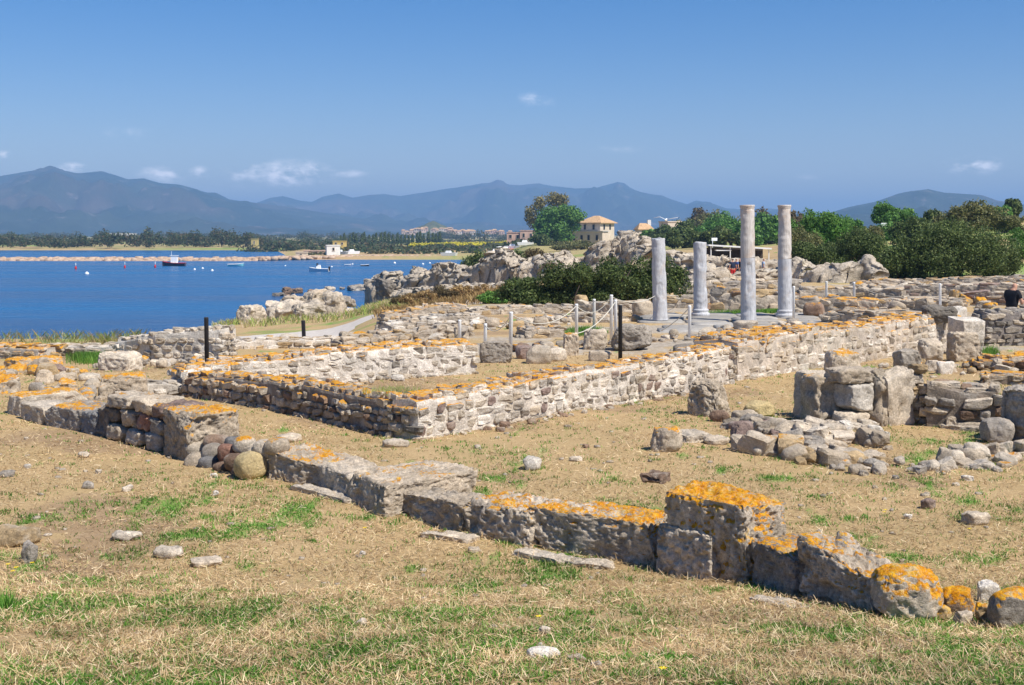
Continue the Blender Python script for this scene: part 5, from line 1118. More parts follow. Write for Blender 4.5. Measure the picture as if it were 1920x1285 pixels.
# ------------------------------------------------------------------ seaside ruins of Roman concrete
def ruin_mass(label, prof, thick, seed, tn='sand', amp=.22, name='concrete_ruin', cat='ruin', res=.16, lich=.05, zoff=0.):
    """prof: (px, distance, height of the top in the picture) along the wall, left to right"""
    P = [(*at(a, Y), zat(py, Y)) for (a, Y, py) in prof]
    base = np.array([P[0][0], P[0][1], g1(P[0][0], P[0][1])]); L = [0]
    for a, b in zip(P[:-1], P[1:]): L.append(L[-1] + math.hypot(b[0] - a[0], b[1] - a[1]))
    n = max(30, min(240, int(L[-1] / .11))); s = np.linspace(0, L[-1], n)
    X = np.interp(s, L, [p[0] for p in P]); Y = np.interp(s, L, [p[1] for p in P]); Zt = np.interp(s, L, [p[2] for p in P])
    Zt = Zt + .34 * fbm(np.stack([X * 1.3, Y * 1.3, 0 * X + seed], 1), 4, seed, .65) - .1
    Zg = gz(X, Y) - .5 + zoff; dx, dy = np.gradient(X), np.gradient(Y); nn = np.hypot(dx, dy); nx, ny = -dy / nn, dx / nn
    ns = 40; rows = []
    for i in range(n):
        H = Zt[i] - Zg[i]; th = thick
        pr = []
        for j in range(ns):
            u = j / (ns - 1); a = math.pi * u
            o = -math.cos(a); zz = math.sin(a) ** .3
            pr.append((o * th / 2 * (1.15 - .35 * zz), zz * H))
        rows += [(X[i] + nx[i] * o, Y[i] + ny[i] * o, Zg[i] + z) for o, z in pr]
    V = np.array(rows); q = V / 1.1
    d = amp * np.stack([fbm(q + 3, 4, seed, .6), fbm(q + 40, 4, seed + 1, .6), .55 * fbm(q + 80, 4, seed + 2, .6)], 1) * 1.5
    rg = lambda o_, sc_, sd_: 1 - 2 * np.abs(fbm(V / sc_ + o_, 3, sd_, .6))
    d += amp * .8 * np.stack([rg(7, .62, seed + 5), rg(21, .62, seed + 6), .5 * rg(33, .62, seed + 7)], 1) + amp * .3 * np.stack([fbm(V / .22 + 5, 2, seed + 8), fbm(V / .22 + 15, 2, seed + 9), .6 * fbm(V / .22 + 25, 2, seed + 10)], 1)
    V = V + d - base; ix = np.arange(n * ns).reshape(n, ns)
    Fc = np.stack([ix[:-1, :-1], ix[:-1, 1:], ix[1:, 1:], ix[1:, :-1]], -1).reshape(-1, 4)
    Fl = [tuple(f) for f in Fc.tolist()] + [tuple(ix[0].tolist()), tuple(ix[-1][::-1].tolist())]
    o = obj(name, mesh(name, V, Fl), M_RUIN, None, tuple(base), None, None, (*TINTS[tn], lich)); tag(o, label, cat); return o
ruin_mass('jagged tan ruin wall standing at the water, behind a dark rock standing in for its shaded recess', [(702, 104, 522), (716, 103, 510), (735, 102, 509), (755, 101, 521), (768, 100, 518), (776, 100, 502), (790, 99, 506), (806, 98, 511)], 2.2, 21, 'pale', .46)
ruin_mass('long crumbling ruin wall between the sea and the dark shrub', [(802, 97, 512), (815, 96, 500), (835, 95, 495), (860, 94, 500), (885, 93, 504), (905, 92, 501), (915, 92, 490)], 2.0, 22, 'pale', .46)
ruin_mass('pointed pale ruin wall peak with a gull on top', [(905, 91, 500), (915, 90, 482), (925, 89, 472), (936, 88.5, 467), (948, 88, 474), (965, 87, 488), (985, 86, 492)], 2.4, 23, 'pale', .5)
ruin_mass('rounded pale ruin wall right of the pointed peak', [(978, 84, 492), (1000, 83, 484), (1025, 82, 476), (1050, 81, 476), (1065, 80, 490), (1072, 80, 505)], 2.2, 24, 'pale', .46)
ruin_mass('low rough ruin wall foot along the dry brush', [(745, 92, 545), (800, 88, 540), (860, 84, 538), (920, 80, 536), (985, 76, 532)], 1.6, 25, 'pale', .42)
ruin_mass('lower ruin wall stretch behind the scrub mound', [(1068, 82, 482), (1090, 81, 480), (1112, 80, 482)], 1.4, 26, 'sand', .18)
ruin_mass('stepped ruin wall left of the tallest ruin fragment', [(1108, 79, 482), (1116, 78, 460), (1135, 77, 452), (1150, 77, 452), (1170, 76, 460)], 1.8, 27, 'pale', .42)
ruin_mass('tallest ruin fragment, just left of the first short column', [(1166, 74, 448), (1180, 73.5, 436), (1192, 73, 436), (1205, 72, 446), (1220, 71, 462)], 2.0, 28, 'pale', .40)
ruin_mass('tan ruin wall behind the two short columns', [(1245, 70, 478), (1270, 69, 474), (1300, 68, 476), (1330, 67, 484), (1360, 67, 486)], 1.6, 29, 'pale', .4)
ruin_mass('eroded tan ruin bank behind the second short column', [(1255, 62, 506), (1290, 61, 512), (1330, 60, 520), (1370, 60, 527)], 1.8, 30, 'pale', .42)
ruin_mass('tan ruin wall below the visitors between the tall columns', [(1335, 78, 508), (1375, 78, 514), (1420, 78, 508), (1465, 78, 500), (1490, 77, 505)], 1.4, 31, 'pale', .38)
ruin_mass('low ruin wall behind the visitors', [(1310, 104, 484), (1360, 104, 482), (1400, 104, 483), (1450, 104, 486)], 1.2, 32, 'pale', .26)
ruin_mass('squat pale rock block right of the rightmost column', [(1486, 64, 492), (1496, 63.5, 481), (1510, 63, 484), (1518, 62.5, 500)], 1.1, 33, 'pale', .26)
ruin_mass('long pale boulder wall below the dark bush right of the columns', [(1512, 60, 508), (1535, 59.5, 498), (1560, 59, 494), (1590, 59, 492), (1608, 58.5, 500)], 1.3, 34, 'pale', .28)
ruin_mass('pointed pale rock right of the boulder wall', [(1606, 60, 506), (1616, 59.5, 490), (1624, 59, 480), (1634, 58.5, 494), (1645, 58, 504)], .9, 35, 'pale', .24)
# gulls
def gull(label, px, py, Y, span, flying, seed=0):
    p = at(px, Y); z = zat(py, Y); root = empty('gull', (p[0], p[1], z)); tag(root, label, 'bird')
    Mg = M_WHITE; s = span
    J = {'a': ((0, 0, 0), .06 * s), 'b': ((-.16 * s, 0, .0), .035 * s), 't': ((-.27 * s, 0, .0), .02 * s), 'c': ((.12 * s, 0, .03 * s), .045 * s), 'h': ((.19 * s, 0, .05 * s), .036 * s), 'k': ((.25 * s, 0, .045 * s), .01 * s)}
    skin('body', J, [('a', 'b'), ('b', 't'), ('a', 'c'), ('c', 'h'), ('h', 'k')], Mg, root)
    if flying:
        for sd, up in ((1, .16), (-1, .02)):
            V = [(.07 * s, 0, .03), (-.08 * s, 0, .03), (.1 * s, sd * .25 * s, .03 + up * s), (-.06 * s, sd * .25 * s, .03 + up * s), (.02 * s, sd * .5 * s, .03 + up * .9 * s), (-.05 * s, sd * .5 * s, .03 + up * .9 * s)]
            V += [(a, b, c - .015) for a, b, c in V]
            Fq = [(0, 1, 3, 2), (2, 3, 5, 4), (6, 8, 9, 7), (8, 10, 11, 9), (0, 2, 8, 6), (2, 4, 10, 8), (1, 7, 9, 3), (3, 9, 11, 5), (4, 5, 11, 10), (0, 6, 7, 1)]
            obj('wing', mesh('wing', V, Fq), Mg, root)
        root.rotation_euler = (R(-8), 0, R(75))
    else:
        m = MB(); m.tube([(0, .02, -.02), (0, .02, -.16 * s)], .01, 5); m.tube([(0, -.02, -.02), (0, -.02, -.16 * s)], .01, 5); m.build('legs', M_KHAKI, root)
    return root
gull('white gull gliding in front of the small tower house', 1249, 413, 64, 1.25, True)
gull('white gull standing on the pointed ruin peak', 936, 463.5, 88.5, .75, False)

# ------------------------------------------------------------------ shore rocks
def shore_rock(label, px, pyb, wpx, hpx, seed, tn='pale', Y=None, z=None, dfac=.8, amp=.2, cat='rock'):
    Y = EYE / ((pyb - HY) / F) * .93 if Y is None else Y; p = at(px, Y); sc = Y / F
    me = rock_mesh('shore_rock', 26, (wpx * sc, wpx * sc * dfac, hpx * sc * 1.35), 4.5, amp * .6, 1.8, seed, .05, .2, chip=.1, cuts=10, ridge=.09)
    zz = (zat(pyb, Y) if z is None else z) - hpx * sc * .3
    o = obj('shore_rock', me, M_RUIN, None, (p[0], p[1] , zz), (0, 0, seed * .7), None, (*TINTS[tn], .0)); tag(o, label, cat); return o
for i, a in enumerate([('detached round pale boulder at the left of the shore rocks', 467, 608, 56, 34, 'pale', 78), ('long pale shore rock right of the detached boulder', 535, 600, 92, 36, 'pale', 82), ('brown-topped shore rock in the middle of the heap', 550, 582, 44, 26, 'sand', 84),
        ('pale shore rock under the middle of the heap', 580, 602, 60, 34, 'pale', 79), ('highest tan shore rock of the heap', 592, 585, 48, 38, 'sand', 86), ('big smooth pale shore rock at the right of the heap', 622, 596, 56, 44, 'pale', 83),
        ('low pale slab right of the shore rock heap', 648, 590, 40, 12, 'white', 84), ('grey flat rock behind the shore rock heap', 632, 572, 56, 14, 'grey', 96), ('dark rock at the end of the flat grey one', 655, 572, 26, 10, 'grey', 97), ('small tan rock behind the heap', 575, 570, 30, 16, 'sand', 92), ('small reddish rock touching the heap from behind', 585, 557, 22, 14, 'brown', 108)]):
    shore_rock(a[0], a[1], a[2], a[3], a[4], 1200 + i, a[5], a[6])
for i, a in enumerate([('dark reef rock in the bay, highest of the reef', 538, 553, 22, 13, 'brown'), ('flat dark reef rock at the left end of the reef', 524, 555, 24, 6, 'dark'), ('low dark reef rock at the right end of the reef', 558, 550, 26, 9, 'brown'), ('tan reef rock alone further right in the bay', 617, 545, 22, 7, 'sand'), ('tiny reef rock right of the tan one', 641, 543, 10, 4, 'grey'),
        ('dark outcrop at the tip of the spit below the ruin', 668, 545, 34, 10, 'grey'), ('tan outcrop on the spit below the ruin', 698, 544, 40, 18, 'sand'), ('tan outcrop on the spit touching the ruin wall', 722, 545, 36, 22, 'sand')]):
    Y = EYE / ((a[2] - HY) / F); shore_rock(a[0], a[1], a[2], a[3], a[4], 1230 + i, a[5], Y, 0.0, cat='rock')

shore_rock('dark rock standing in for the shaded recess at the left end of the seaside ruin wall', 722, 549, 38, 26, 1260, 'dark', 100.6, dfac=.6, amp=.1)  # dark rock drawn where the wall only has a shaded recess

# ------------------------------------------------------------------ breakwater, far shore
t = NT('riprap'); P = t.pos().outputs['Position']; n = t.noise(P, .9, 5, .7)
M_RIP = t.done(t.ramp(n, [(.3, (.26, .17, .11)), (.5, (.46, .33, .23)), (.7, (.58, .47, .36))]), .9)
V, Fl = [], []; prng = random.Random(4); Pc, Fcq = cube_grid(2)
for i in range(2600):
    t_ = prng.random(); px = -500 + 1360 * t_; Y = 330 + (30 if px > 480 else 0) * min(1, max(0, (px - 480) / 200)) + prng.gauss(0, 2.2); p = at(px, Y)
    s = prng.uniform(.4, .85) * np.array([1.3, 1, .7]); q = Pc / ((np.abs(Pc) ** 4).sum(1) ** .25)[:, None] * s * (1 + .2 * RNG.uniform(-1, 1, (len(Pc), 1))) + np.array([p[0], p[1], .30 - .12 * abs(Y - 333) * (px < 480) + prng.uniform(-.2, .3)])
    Fl.append(Fcq + len(V) * len(Pc)); V.append(q)
o = obj('breakwater', mesh('breakwater', np.concatenate(V), np.concatenate(Fl)), M_RIP); tag(o, 'long low breakwater of tan boulders across the bay', 'breakwater', None, 'stuff')
# far wood along the lagoon: one mass
rng = np.random.default_rng(5); E_ = []
for i in range(150):
    px = -700 + 1180 * i / 150 + rng.uniform(-8, 8); Y = rng.uniform(555, 640); p = at(px, Y); h = rng.uniform(4.5, 8.5) * (1.15 if 180 < px < 470 else .85); w = rng.uniform(4, 7)
    for k in range(4): E_.append((p[0] + rng.uniform(-3, 3), p[1] + rng.uniform(-3, 3), g1(*p) + h * rng.uniform(.25, .75), w * .5, w * .5, h * .3))
P_, N_ = crown_pts(E_, 52000, rng, 4, .3, 3); V, Fc = leaf_quads(P_, N_, .55, rng); o = obj('lagoon_wood', mesh('lagoon_wood', V, Fc, False), M_FARWOOD); tag(o, 'continuous far wood of mixed trees along the lagoon shore', 'wood', None, 'stuff')
E_ = []
for i in range(190):
    px = rng.uniform(455, 1010); Y = rng.uniform(480, 900); p = at(px, Y); h = rng.uniform(2, 4.6) * (1 if px < 700 else .8); w = rng.uniform(4, 9)
    if 760 < px < 1010 and 520 < Y < 800: continue
    for k in range(3): E_.append((p[0] + rng.uniform(-3, 3), p[1] + rng.uniform(-3, 3), g1(*p) + h * rng.uniform(.2, .6), w * .5, w * .5, h * .4))
for i in range(150):
    px = rng.uniform(590, 1010); Y = rng.uniform(375, 520); p = at(px, Y); h = rng.uniform(.7, 2.0); w = rng.uniform(2.5, 7)
    for k in range(3): E_.append((p[0] + rng.uniform(-3, 3), p[1] + rng.uniform(-3, 3), g1(*p) + h * rng.uniform(.1, .5), w * .5, w * .5, h * .45))
for i in range(120):
    px = rng.uniform(-500, 1500); Y = rng.uniform(950, 1500); p = at(px, Y); h = rng.uniform(6, 10); w = rng.uniform(9, 16)
    for k in range(3): E_.append((p[0] + rng.uniform(-6, 6), p[1] + rng.uniform(-3, 3), g1(*p) + h * rng.uniform(.2, .6), w * .5, w * .5, h * .4))
P_, N_ = crown_pts(E_, 75000, rng, 4, .3, 7); V, Fc = leaf_quads(P_, N_, .75, rng); o = obj('plain_scrubland', mesh('plain_scrubland', V, Fc, False), M_FARWOOD); tag(o, 'far scrub and trees dotted over the plain beyond the bay', 'scrub', None, 'stuff')
# row of cypresses
rng = np.random.default_rng(6)
Pc_, Nc_ = crown_pts([(0, 0, 2.0, .95, .95, 1.9), (0, 0, 4.6, .9, .9, 2.4), (0, 0, 7.2, .6, .6, 2.0)], 900, rng, 4, .2, 2); Vc, Fcc = leaf_quads(Pc_, Nc_, .32, rng)
cyp_me = mesh('crown', Vc, Fcc, False); tm = MB(); tm.tube([(0, 0, -.3), (0, 0, 3)], [.16, .1], 6); ctm = mesh('trunk', tm.v, tm.f)
for i in range(26):
    px = 640 + i * 7.4 + rng.uniform(-2, 2); p = at(px, 640 + rng.uniform(-12, 12)); r_ = empty('cypress_tree', (p[0], p[1], g1(*p)))
    k = rng.uniform(.75, 1.05); r_.scale = (k * 1.15, k * 1.15, k * .82); tag(r_, 'slim dark cypress in the far row beyond the bay', 'tree', 'row of far cypresses'); obj('crown', cyp_me, M_SCRUB, r_); obj('trunk', ctm, M_BARK, r_)
# flowering field and reeds
t = NT('yellow_flowers'); P = t.pos().outputs['Position']
M_FLOW = t.done(t.ramp(t.noise(P, .4, 6, .75), [(.35, (.14, .17, .02)), (.5, (.42, .36, .02)), (.65, (.62, .52, .02))]), .9)
def field(name, a, b, Y0, Y1, mat, dz, n=4000):
    rng = np.random.default_rng(len(name)); px = rng.uniform(a, b, n); Y = rng.uniform(Y0, Y1, n); X = (px - CX) / F * Y
    Pp = np.stack([X, Y, gz(X, Y) + rng.uniform(0, dz, n)], 1); N = rng.normal(size=(n, 3)) * .6 + np.array([0, -.5, .8]); N /= np.linalg.norm(N, axis=1)[:, None]
    V, Fc = leaf_quads(Pp, N, .9, rng, .6); return obj(name, mesh(name, V, Fc, False), mat)
tag(field('flower_field', 768, 1010, 540, 700, M_FLOW, .9, 5000), 'bright yellow flowering field beyond the bay', 'field', None, 'stuff')

# ------------------------------------------------------------------ buildings
def wallmat(name, c): return plain(name, c, .9, .12, .8)
M_CREAM = wallmat('cream_plaster', (.62, .52, .41)); M_PINKW = wallmat('pink_plaster', (.58, .40, .31)); M_WHITEW = wallmat('white_plaster', (.78, .76, .72)); M_YELW = wallmat('yellow_plaster', (.62, .46, .16)); M_TILE = plain('roof_tiles', (.52, .335, .18), .9, .3, 2.5); M_GLASS = plain('dark_window', (.03, .035, .045), .25, .1); M_SHADE = plain('under_roof_shade', (.07, .055, .045), .8)
def wall_box(name, root, x0, x1, y0, y1, z0, z1, mat):
    m = MB(); m.box(((x0 + x1) / 2, (y0 + y1) / 2, (z0 + z1) / 2), (x1 - x0, y1 - y0, z1 - z0)); return m.build(name, mat, root)
def window(root, x, y, z, w, h, dep=.12, axis='y'):
    m = MB(); d_ = (w, .08, h) if axis == 'y' else (.08, w, h); m.box((x, y, z), d_); o = m.build('window', M_GLASS, root)
    f = MB()
    if axis == 'y':
        f.box((x, y - .05, z - h / 2 - .06), (w + .3, .14, .12)); f.box((x, y - .05, z + h / 2 + .05), (w + .2, .12, .1))
        for s_ in (-1, 1): f.box((x + s_ * (w / 2 + .05), y - .05, z), (.1, .12, h))
    f.build('frame', M_CREAM, o)
def hip_roof(name, root, x0, x1, y0, y1, z, h, mat, over=.5, ridge=.35):
    x0 -= over; x1 += over; y0 -= over; y1 += over; cx, cy = (x0 + x1) / 2, (y0 + y1) / 2; rx = (x1 - x0) * ridge / 2
    m = MB(); m.add([(x0, y0, z), (x1, y0, z), (x1, y1, z), (x0, y1, z), (cx - rx, cy, z + h), (cx + rx, cy, z + h), (x0, y0, z - .2), (x1, y0, z - .2), (x1, y1, z - .2), (x0, y1, z - .2)],
                    [(0, 1, 5, 4), (1, 2, 5), (2, 3, 4, 5), (3, 0, 4), (0, 6, 7, 1), (1, 7, 8, 2), (2, 8, 9, 3), (3, 9, 6, 0), (6, 9, 8, 7)]); return m.build(name, mat, root)
# the old station house
yH = 352.; sH = yH / F; pH = at(1119, yH); zH = zat(456, yH)
hs = empty('stone_house', (pH[0], pH[1], zH)); hs.rotation_euler = (0, 0, R(-38)); tag(hs, 'two-storey cream house with an orange hipped roof beside the pine', 'house')
wall_box('wall', hs, -3.6, 3.6, -3.6, 3.6, -1.5, zat(418, yH) - zH, M_CREAM)
hip_roof('roof', hs, -3.6, 3.6, -3.6, 3.6, zat(418, yH) - zH + .02, 2.0, M_TILE, .7, .2)
zt = zat(426, yH) - zH
for x in (-1.6, 1.4): window(hs, x, -3.62, zt, .8, 1.5)
for y in (-1.6, 1.4):
    m = MB(); m.box((3.62, y, zt), (.08, .8, 1.5)); m.build('window', M_GLASS, hs)
for y in (-1.6, 1.4):
    m = MB(); m.box((-3.62, y, zt), (.08, .8, 1.5)); m.build('window', M_GLASS, hs)
annex = wall_box('annex', hs, -5.0, 6.2, -6.4, -3.58, -1.5, zat(434.5, yH) - zH, M_CREAM)
m = MB(); m.box((.6, -5.0, zat(434.5, yH) - zH + .09), (11.8, 3.4, .18)); m.build('annex_roof', M_MARBLE, hs)
for x in (-3.4, -.8, 1.6, 4.4): window(hs, x, -6.42, zat(446, yH) - zH, .85, 1.5)
# small tower house, chimney house, pink building, sheds
def small_house(label, px, Y, pyt, pyb, w, d, mat, roof, rz, roof_h=1.0, wins=2, name='house', chimney=False):
    p = at(px, Y); z0 = zat(pyb, Y); r_ = empty(name, (p[0], p[1], z0)); r_.rotation_euler = (0, 0, rz); tag(r_, label, 'house'); h = zat(pyt, Y) - z0
    wall_box('wall', r_, -w / 2, w / 2, -d / 2, d / 2, -1.5, h, mat)
    if roof == 'flat':
        m = MB(); m.box((0, 0, h + .12), (w + .3, d + .3, .24)); m.build('roof', mat, r_)
    else: rf_ = hip_roof('roof', r_, -w / 2, w / 2, -d / 2, d / 2, h + .02, roof_h, M_TILE, .35, .5)
    for i in range(wins): window(r_, -w / 2 + w * (i + .5) / wins, -d / 2 - .02, h * .55, min(.9, w * .14), min(1.3, h * .4))
    if chimney:
        m = MB(); m.box((w * .38, 0, h + 1.2), (.9, .9, 2.6)); m.build('chimney', M_WHITEW, r_)
    return r_
small_house('small tower-like house with a pale flat top behind the first short column', 1257, 300, 417, 448, 4.0, 4.0, M_CREAM, 'flat', R(25), wins=1)
small_house('low house with sloping orange roof and white chimney', 1207, 330, 430, 440, 3.8, 4, M_CREAM, 'hip', R(10), 1.6, 1, chimney=True)
small_house('long pink building left of the pine', 972, 430, 437, 452, 7.5, 6, M_PINKW, 'flat', R(-6), wins=3)
small_house('pink building block with a roof terrace left of the pine', 990, 424, 433, 452, 5.0, 5, M_PINKW, 'flat', R(-6), wins=2)
small_house('white shed at the far shore of the bay', 624, 372, 461, 475, 4.0, 4, M_WHITEW, 'flat', R(14), wins=1)
small_house('yellow building behind the white shed', 637, 470, 453, 462, 4.8, 4, M_YELW, 'flat', 0, wins=2)
small_house('tan hut on the breakwater root left of the white shed', 566, 366, 474, 481, 3.2, 3, M_CREAM, 'flat', 0, wins=1)
small_house('long low tan building beside the hut on the shore', 590, 385, 471, 478, 6.4, 4, M_PINKW, 'flat', 0, wins=3)
small_house('small yellow house among the lagoon trees', 478, 520, 449, 462, 2.6, 3, M_YELW, 'flat', 0, wins=1)
small_house('white long hangar beyond the lagoon wood', 222, 1300, 438, 444, 34, 14, M_WHITEW, 'flat', 0, wins=4)
small_house('white dwelling half hidden in the wood behind the columns', 1372, 380, 424, 430, 5, 4, M_WHITEW, 'hip', 0, .9, 2)
small_house('pinkish roofed dwelling in the wood beside the tall column', 1386, 385, 424, 430, 4, 4, M_PINKW, 'hip', 0, .9, 1)
# hill town
hv = []; ph = at(812, 1750); nh = 40
for j in range(nh + 1):
    for i in range(nh + 1):
        u, v = i / nh * 2 - 1, j / nh * 2 - 1; r_ = math.hypot(u, v); hh = 22 * max(0, 1 - r_) ** 1.1 * (1 + .3 * float(n2(u * 3, v * 3, 1.5, 4)[0])); hv.append((ph[0] + u * 62, ph[1] + v * 70, 2 + hh))
hf = [(j * (nh + 1) + i, j * (nh + 1) + i + 1, (j + 1) * (nh + 1) + i + 1, (j + 1) * (nh + 1) + i) for j in range(nh) for i in range(nh)]
t = NT('town_hill'); P = t.pos().outputs['Position']; M_HILL = t.done(t.ramp(t.noise(P, .08, 6, .7), [(.35, (.05, .07, .03)), (.6, (.12, .12, .06)), (.75, (.25, .2, .15))]), .95)
tag(obj('hill', mesh('hill', hv, hf), M_HILL), kind='structure')
prng = random.Random(12); M_TW = [wallmat('town_wall_a', (.55, .43, .35)), wallmat('town_wall_b', (.62, .55, .48)), wallmat('town_wall_c', (.50, .36, .29))]
hm = MB(); hm.box((0, 0, 0), (1, 1, 1)); rm = MB(); rm.add([(-.55, -.55, .5), (.55, -.55, .5), (.55, .55, .5), (-.55, .55, .5), (-.3, 0, .8), (.3, 0, .8)], [(0, 1, 5, 4), (1, 2, 5), (2, 3, 4, 5), (3, 0, 4), (0, 3, 2, 1)])
wms = []
for m_ in M_TW: q = mesh('wall', hm.v, hm.f, False); q.materials.append(m_); wms.append(q)
rme = mesh('roof', rm.v, rm.f, False); rme.materials.append(M_TILE); wmm = MB()
for x in (-.25, .2): wmm.box((x, -.505, .1), (.16, .02, .28))
wme = mesh('window', wmm.v, wmm.f, False); wme.materials.append(M_GLASS)
for i in range(34):
    px = prng.gauss(805, 34) if i < 22 else prng.uniform(840, 960); Y = prng.uniform(1640, 1700); py = prng.uniform(427, 433) if abs(px - 812) < 36 else prng.uniform(432, 435.5); p = at(px, Y)
    w, d_, h = prng.uniform(5, 9), prng.uniform(7, 10), prng.uniform(4, 6.5); zt_ = zat(py, Y); r_ = empty('town_house', (p[0], p[1], zt_ - h / 2)); r_.scale = (w, d_, h); r_.rotation_euler = (0, 0, prng.uniform(-.4, .4))
    if zt_ - h > 3:
        m = None
    tag(r_, 'tiny pale house with a tiled roof in the distant hill town', 'house', 'houses of the distant hill town')
    obj('wall', wms[i % 3], None, r_); obj('roof', rme, None, r_); obj('window', wme, None, r_)
# shelter roof over the excavation
yS = 116.; pS = at(1382, yS); zS = zat(463, yS); sh = empty('shelter', (pS[0], pS[1], zS)); tag(sh, 'flat white shelter roof on thin posts behind the tall columns', 'shelter')
m = MB(); m.box((0, 0, 0), (5.9, 3.2, .14)); o = m.build('roof', M_WHITE, sh); o.rotation_euler = (0, R(3.2), 0)
m = MB(); m.box((0, 1.8, -.7), (5.6, .1, 1.2)); m.build('shade_panel', M_SHADE, sh)  # dark sheet painting in the shade beneath the roof
for x in (-2.7, -.9, .9, 2.7):
    m = MB(); m.tube([(x, -1.4, -2.2), (x, -1.4, -.05 - x * .055)], .05, 8); m.build('post', M_WHITE, sh)
m = MB(); m.box((-1.5, -1.0, -.32), (1.4, .9, .1)); o = m.build('ledge', M_WHITE, sh)
# information panels
for px, Y, pyt, lb in [(1654, 118, 420, 'small white sign on a pole left of the round-crowned tree'), (1336, 118, 448, 'small white sign on a pole above the shelter roof')]:
    p = at(px, Y); z = g1(*p); h = zat(pyt, Y) - z; r_ = empty('sign', (p[0], p[1], z)); tag(r_, lb, 'sign'); m = MB(); m.tube([(0, 0, -.2), (0, 0, h)], .03, 8); m.build('pole', M_WHITE, r_)
    m = MB(); m.box((.18, 0, h - .05), (.55, .05, .28)); m.build('panel', M_WHITE, r_)

# ------------------------------------------------------------------ boats and buoys
def boat(label, px, pyw, Lm, hull_c, kind, rz, seed):
    Y = EYE / ((pyw - HY) / F); p = at(px, Y); r_ = empty('boat', (p[0], p[1], 0)); r_.rotation_euler = (0, 0, rz); tag(r_, label, 'boat')
    Mh = plain('hull_paint', hull_c, .35, .05); V = []; Fc = []; n = 13; W_ = Lm * .32; H = Lm * .13
    for i in range(n):
        t_ = i / (n - 1); x = (t_ - .5) * Lm; w = W_ / 2 * (1 - max(0, (t_ - .45) / .55) ** 2.2) * (.86 + .14 * min(1, t_ * 4)) + .01; sheer = H * (1 + .55 * max(0, t_ - .4) ** 1.5 * 2)
        V += [(x, -w, sheer), (x, -w * .8, .0), (x, 0, -H * .5), (x, w * .8, .0), (x, w, sheer)]
    for i in range(n - 1):
        for q in range(4): Fc.append((i * 5 + q, (i + 1) * 5 + q, (i + 1) * 5 + q + 1, i * 5 + q + 1))
    Fc.append((4, 3, 2, 1, 0)); Fc.append(tuple((n - 1) * 5 + k for k in range(5))); Fd = []
    obj('hull', mesh('hull', V, Fc), Mh, r_)
    m = MB()
    for i in range(n - 1):
        a, b, c, d_ = V[i * 5], V[(i + 1) * 5], V[(i + 1) * 5 + 4], V[i * 5 + 4]; m.add([(q[0], q[1] * .95, q[2] - H * .22) for q in (a, b, c, d_)], [(0, 1, 2, 3)])
    m.build('deck', M_WHITE, r_)
    m = MB(); m.tube([V[i * 5] for i in range(n)], .05, 5); m.tube([V[i * 5 + 4] for i in range(n)], .05, 5); m.build('gunwale', M_REDC if kind == 'fish' else M_WHITE, r_)
    if kind == 'fish':
        m = MB(); m.box((-.02 * Lm, 0, H + .75), (Lm * .26, W_ * .55, 1.5)); c_ = m.build('cabin', M_WHITE, r_); m = MB(); m.box((-.02 * Lm, 0, H + 1.62), (Lm * .32, W_ * .65, .12)); m.build('roof', M_WHITE, c_)
        m = MB(); m.box((-.02 * Lm, -W_ * .28, H + 1.05), (Lm * .18, .04, .45)); m.build('window', M_GLASS, c_); m = MB(); m.tube([(.1 * Lm, 0, H), (.1 * Lm, 0, H + 2.6)], .04, 6); m.build('mast', M_WHITE, r_)
    if kind == 'motor':
        m = MB(); m.box((.02 * Lm, 0, H * 1.6), (Lm * .24, W_ * .5, H * 1.6), 0, .7); c_ = m.build('console', M_WHITE, r_); m = MB(); m.box((.08 * Lm, 0, H * 2.6), (Lm * .06, W_ * .48, H * .9), 0, .85); m.build('windscreen', M_GLASS, c_)
        m = MB(); m.box((-.52 * Lm, 0, H * 1.0), (.3, .3, .8)); m.build('outboard_motor', M_BLACK, r_)
    if kind == 'open':
        for x in (-.2, .1): m = MB(); m.box((x * Lm, 0, H * .85), (.22, W_ * .85, .05)); m.build('thwart', M_KHAKI, r_)
    return r_
boat('fishing boat with white cabin, dark hull and red rim, leftmost of the boats', 326, 499, 5.2, (.06, .05, .07), 'fish', R(178), 1)
boat('open turquoise boat near the breakwater', 442, 499.5, 3.6, (.25, .60, .66), 'open', R(8), 2)
boat('white motor boat in the middle of the bay, closest of the boats', 598, 509, 3.9, (.8, .8, .8), 'motor', R(172), 3)
boat('tiny white boat right of the white motor boat', 652, 498, 1.5, (.7, .72, .75), 'open', R(10), 4)
boat('small dark dinghy right of the tiny white boat', 684, 499, 1.9, (.02, .02, .025), 'open', R(5), 5)
M_BUOY = plain('white_buoy', (.8, .8, .78), .4)
def buoy(label, px, py, r, red=False, group='mooring buoys in the bay'):
    Y = EYE / ((py - HY) / F); p = at(px, Y)
    if red:
        r_ = empty('channel_buoy', (p[0], p[1], 0)); tag(r_, label, 'buoy', 'red and white channel buoys'); m = MB(); m.lathe([(r * .5, -.2), (r, 0), (r, .3), (r * .6, .6)], 12); m.build('float', M_REDC, r_, smooth=True); m = MB(); m.lathe([(r * .58, .59), (r * .35, 1.0), (r * .1, 1.3)], 12); m.build('top', M_BUOY, r_, smooth=True)
    else:
        m = MB(); m.lathe([(r * .2, -r * .6), (r * .8, -r * .4), (r, .1 * r), (r * .85, r * .55), (r * .4, r * .9), (r * .12, r), (r * .1, r * 1.25), (r * .05, r * 1.3)], 14); tag(m.build('buoy', M_BUOY, None, (p[0], p[1], 0), True), label, 'buoy', group)
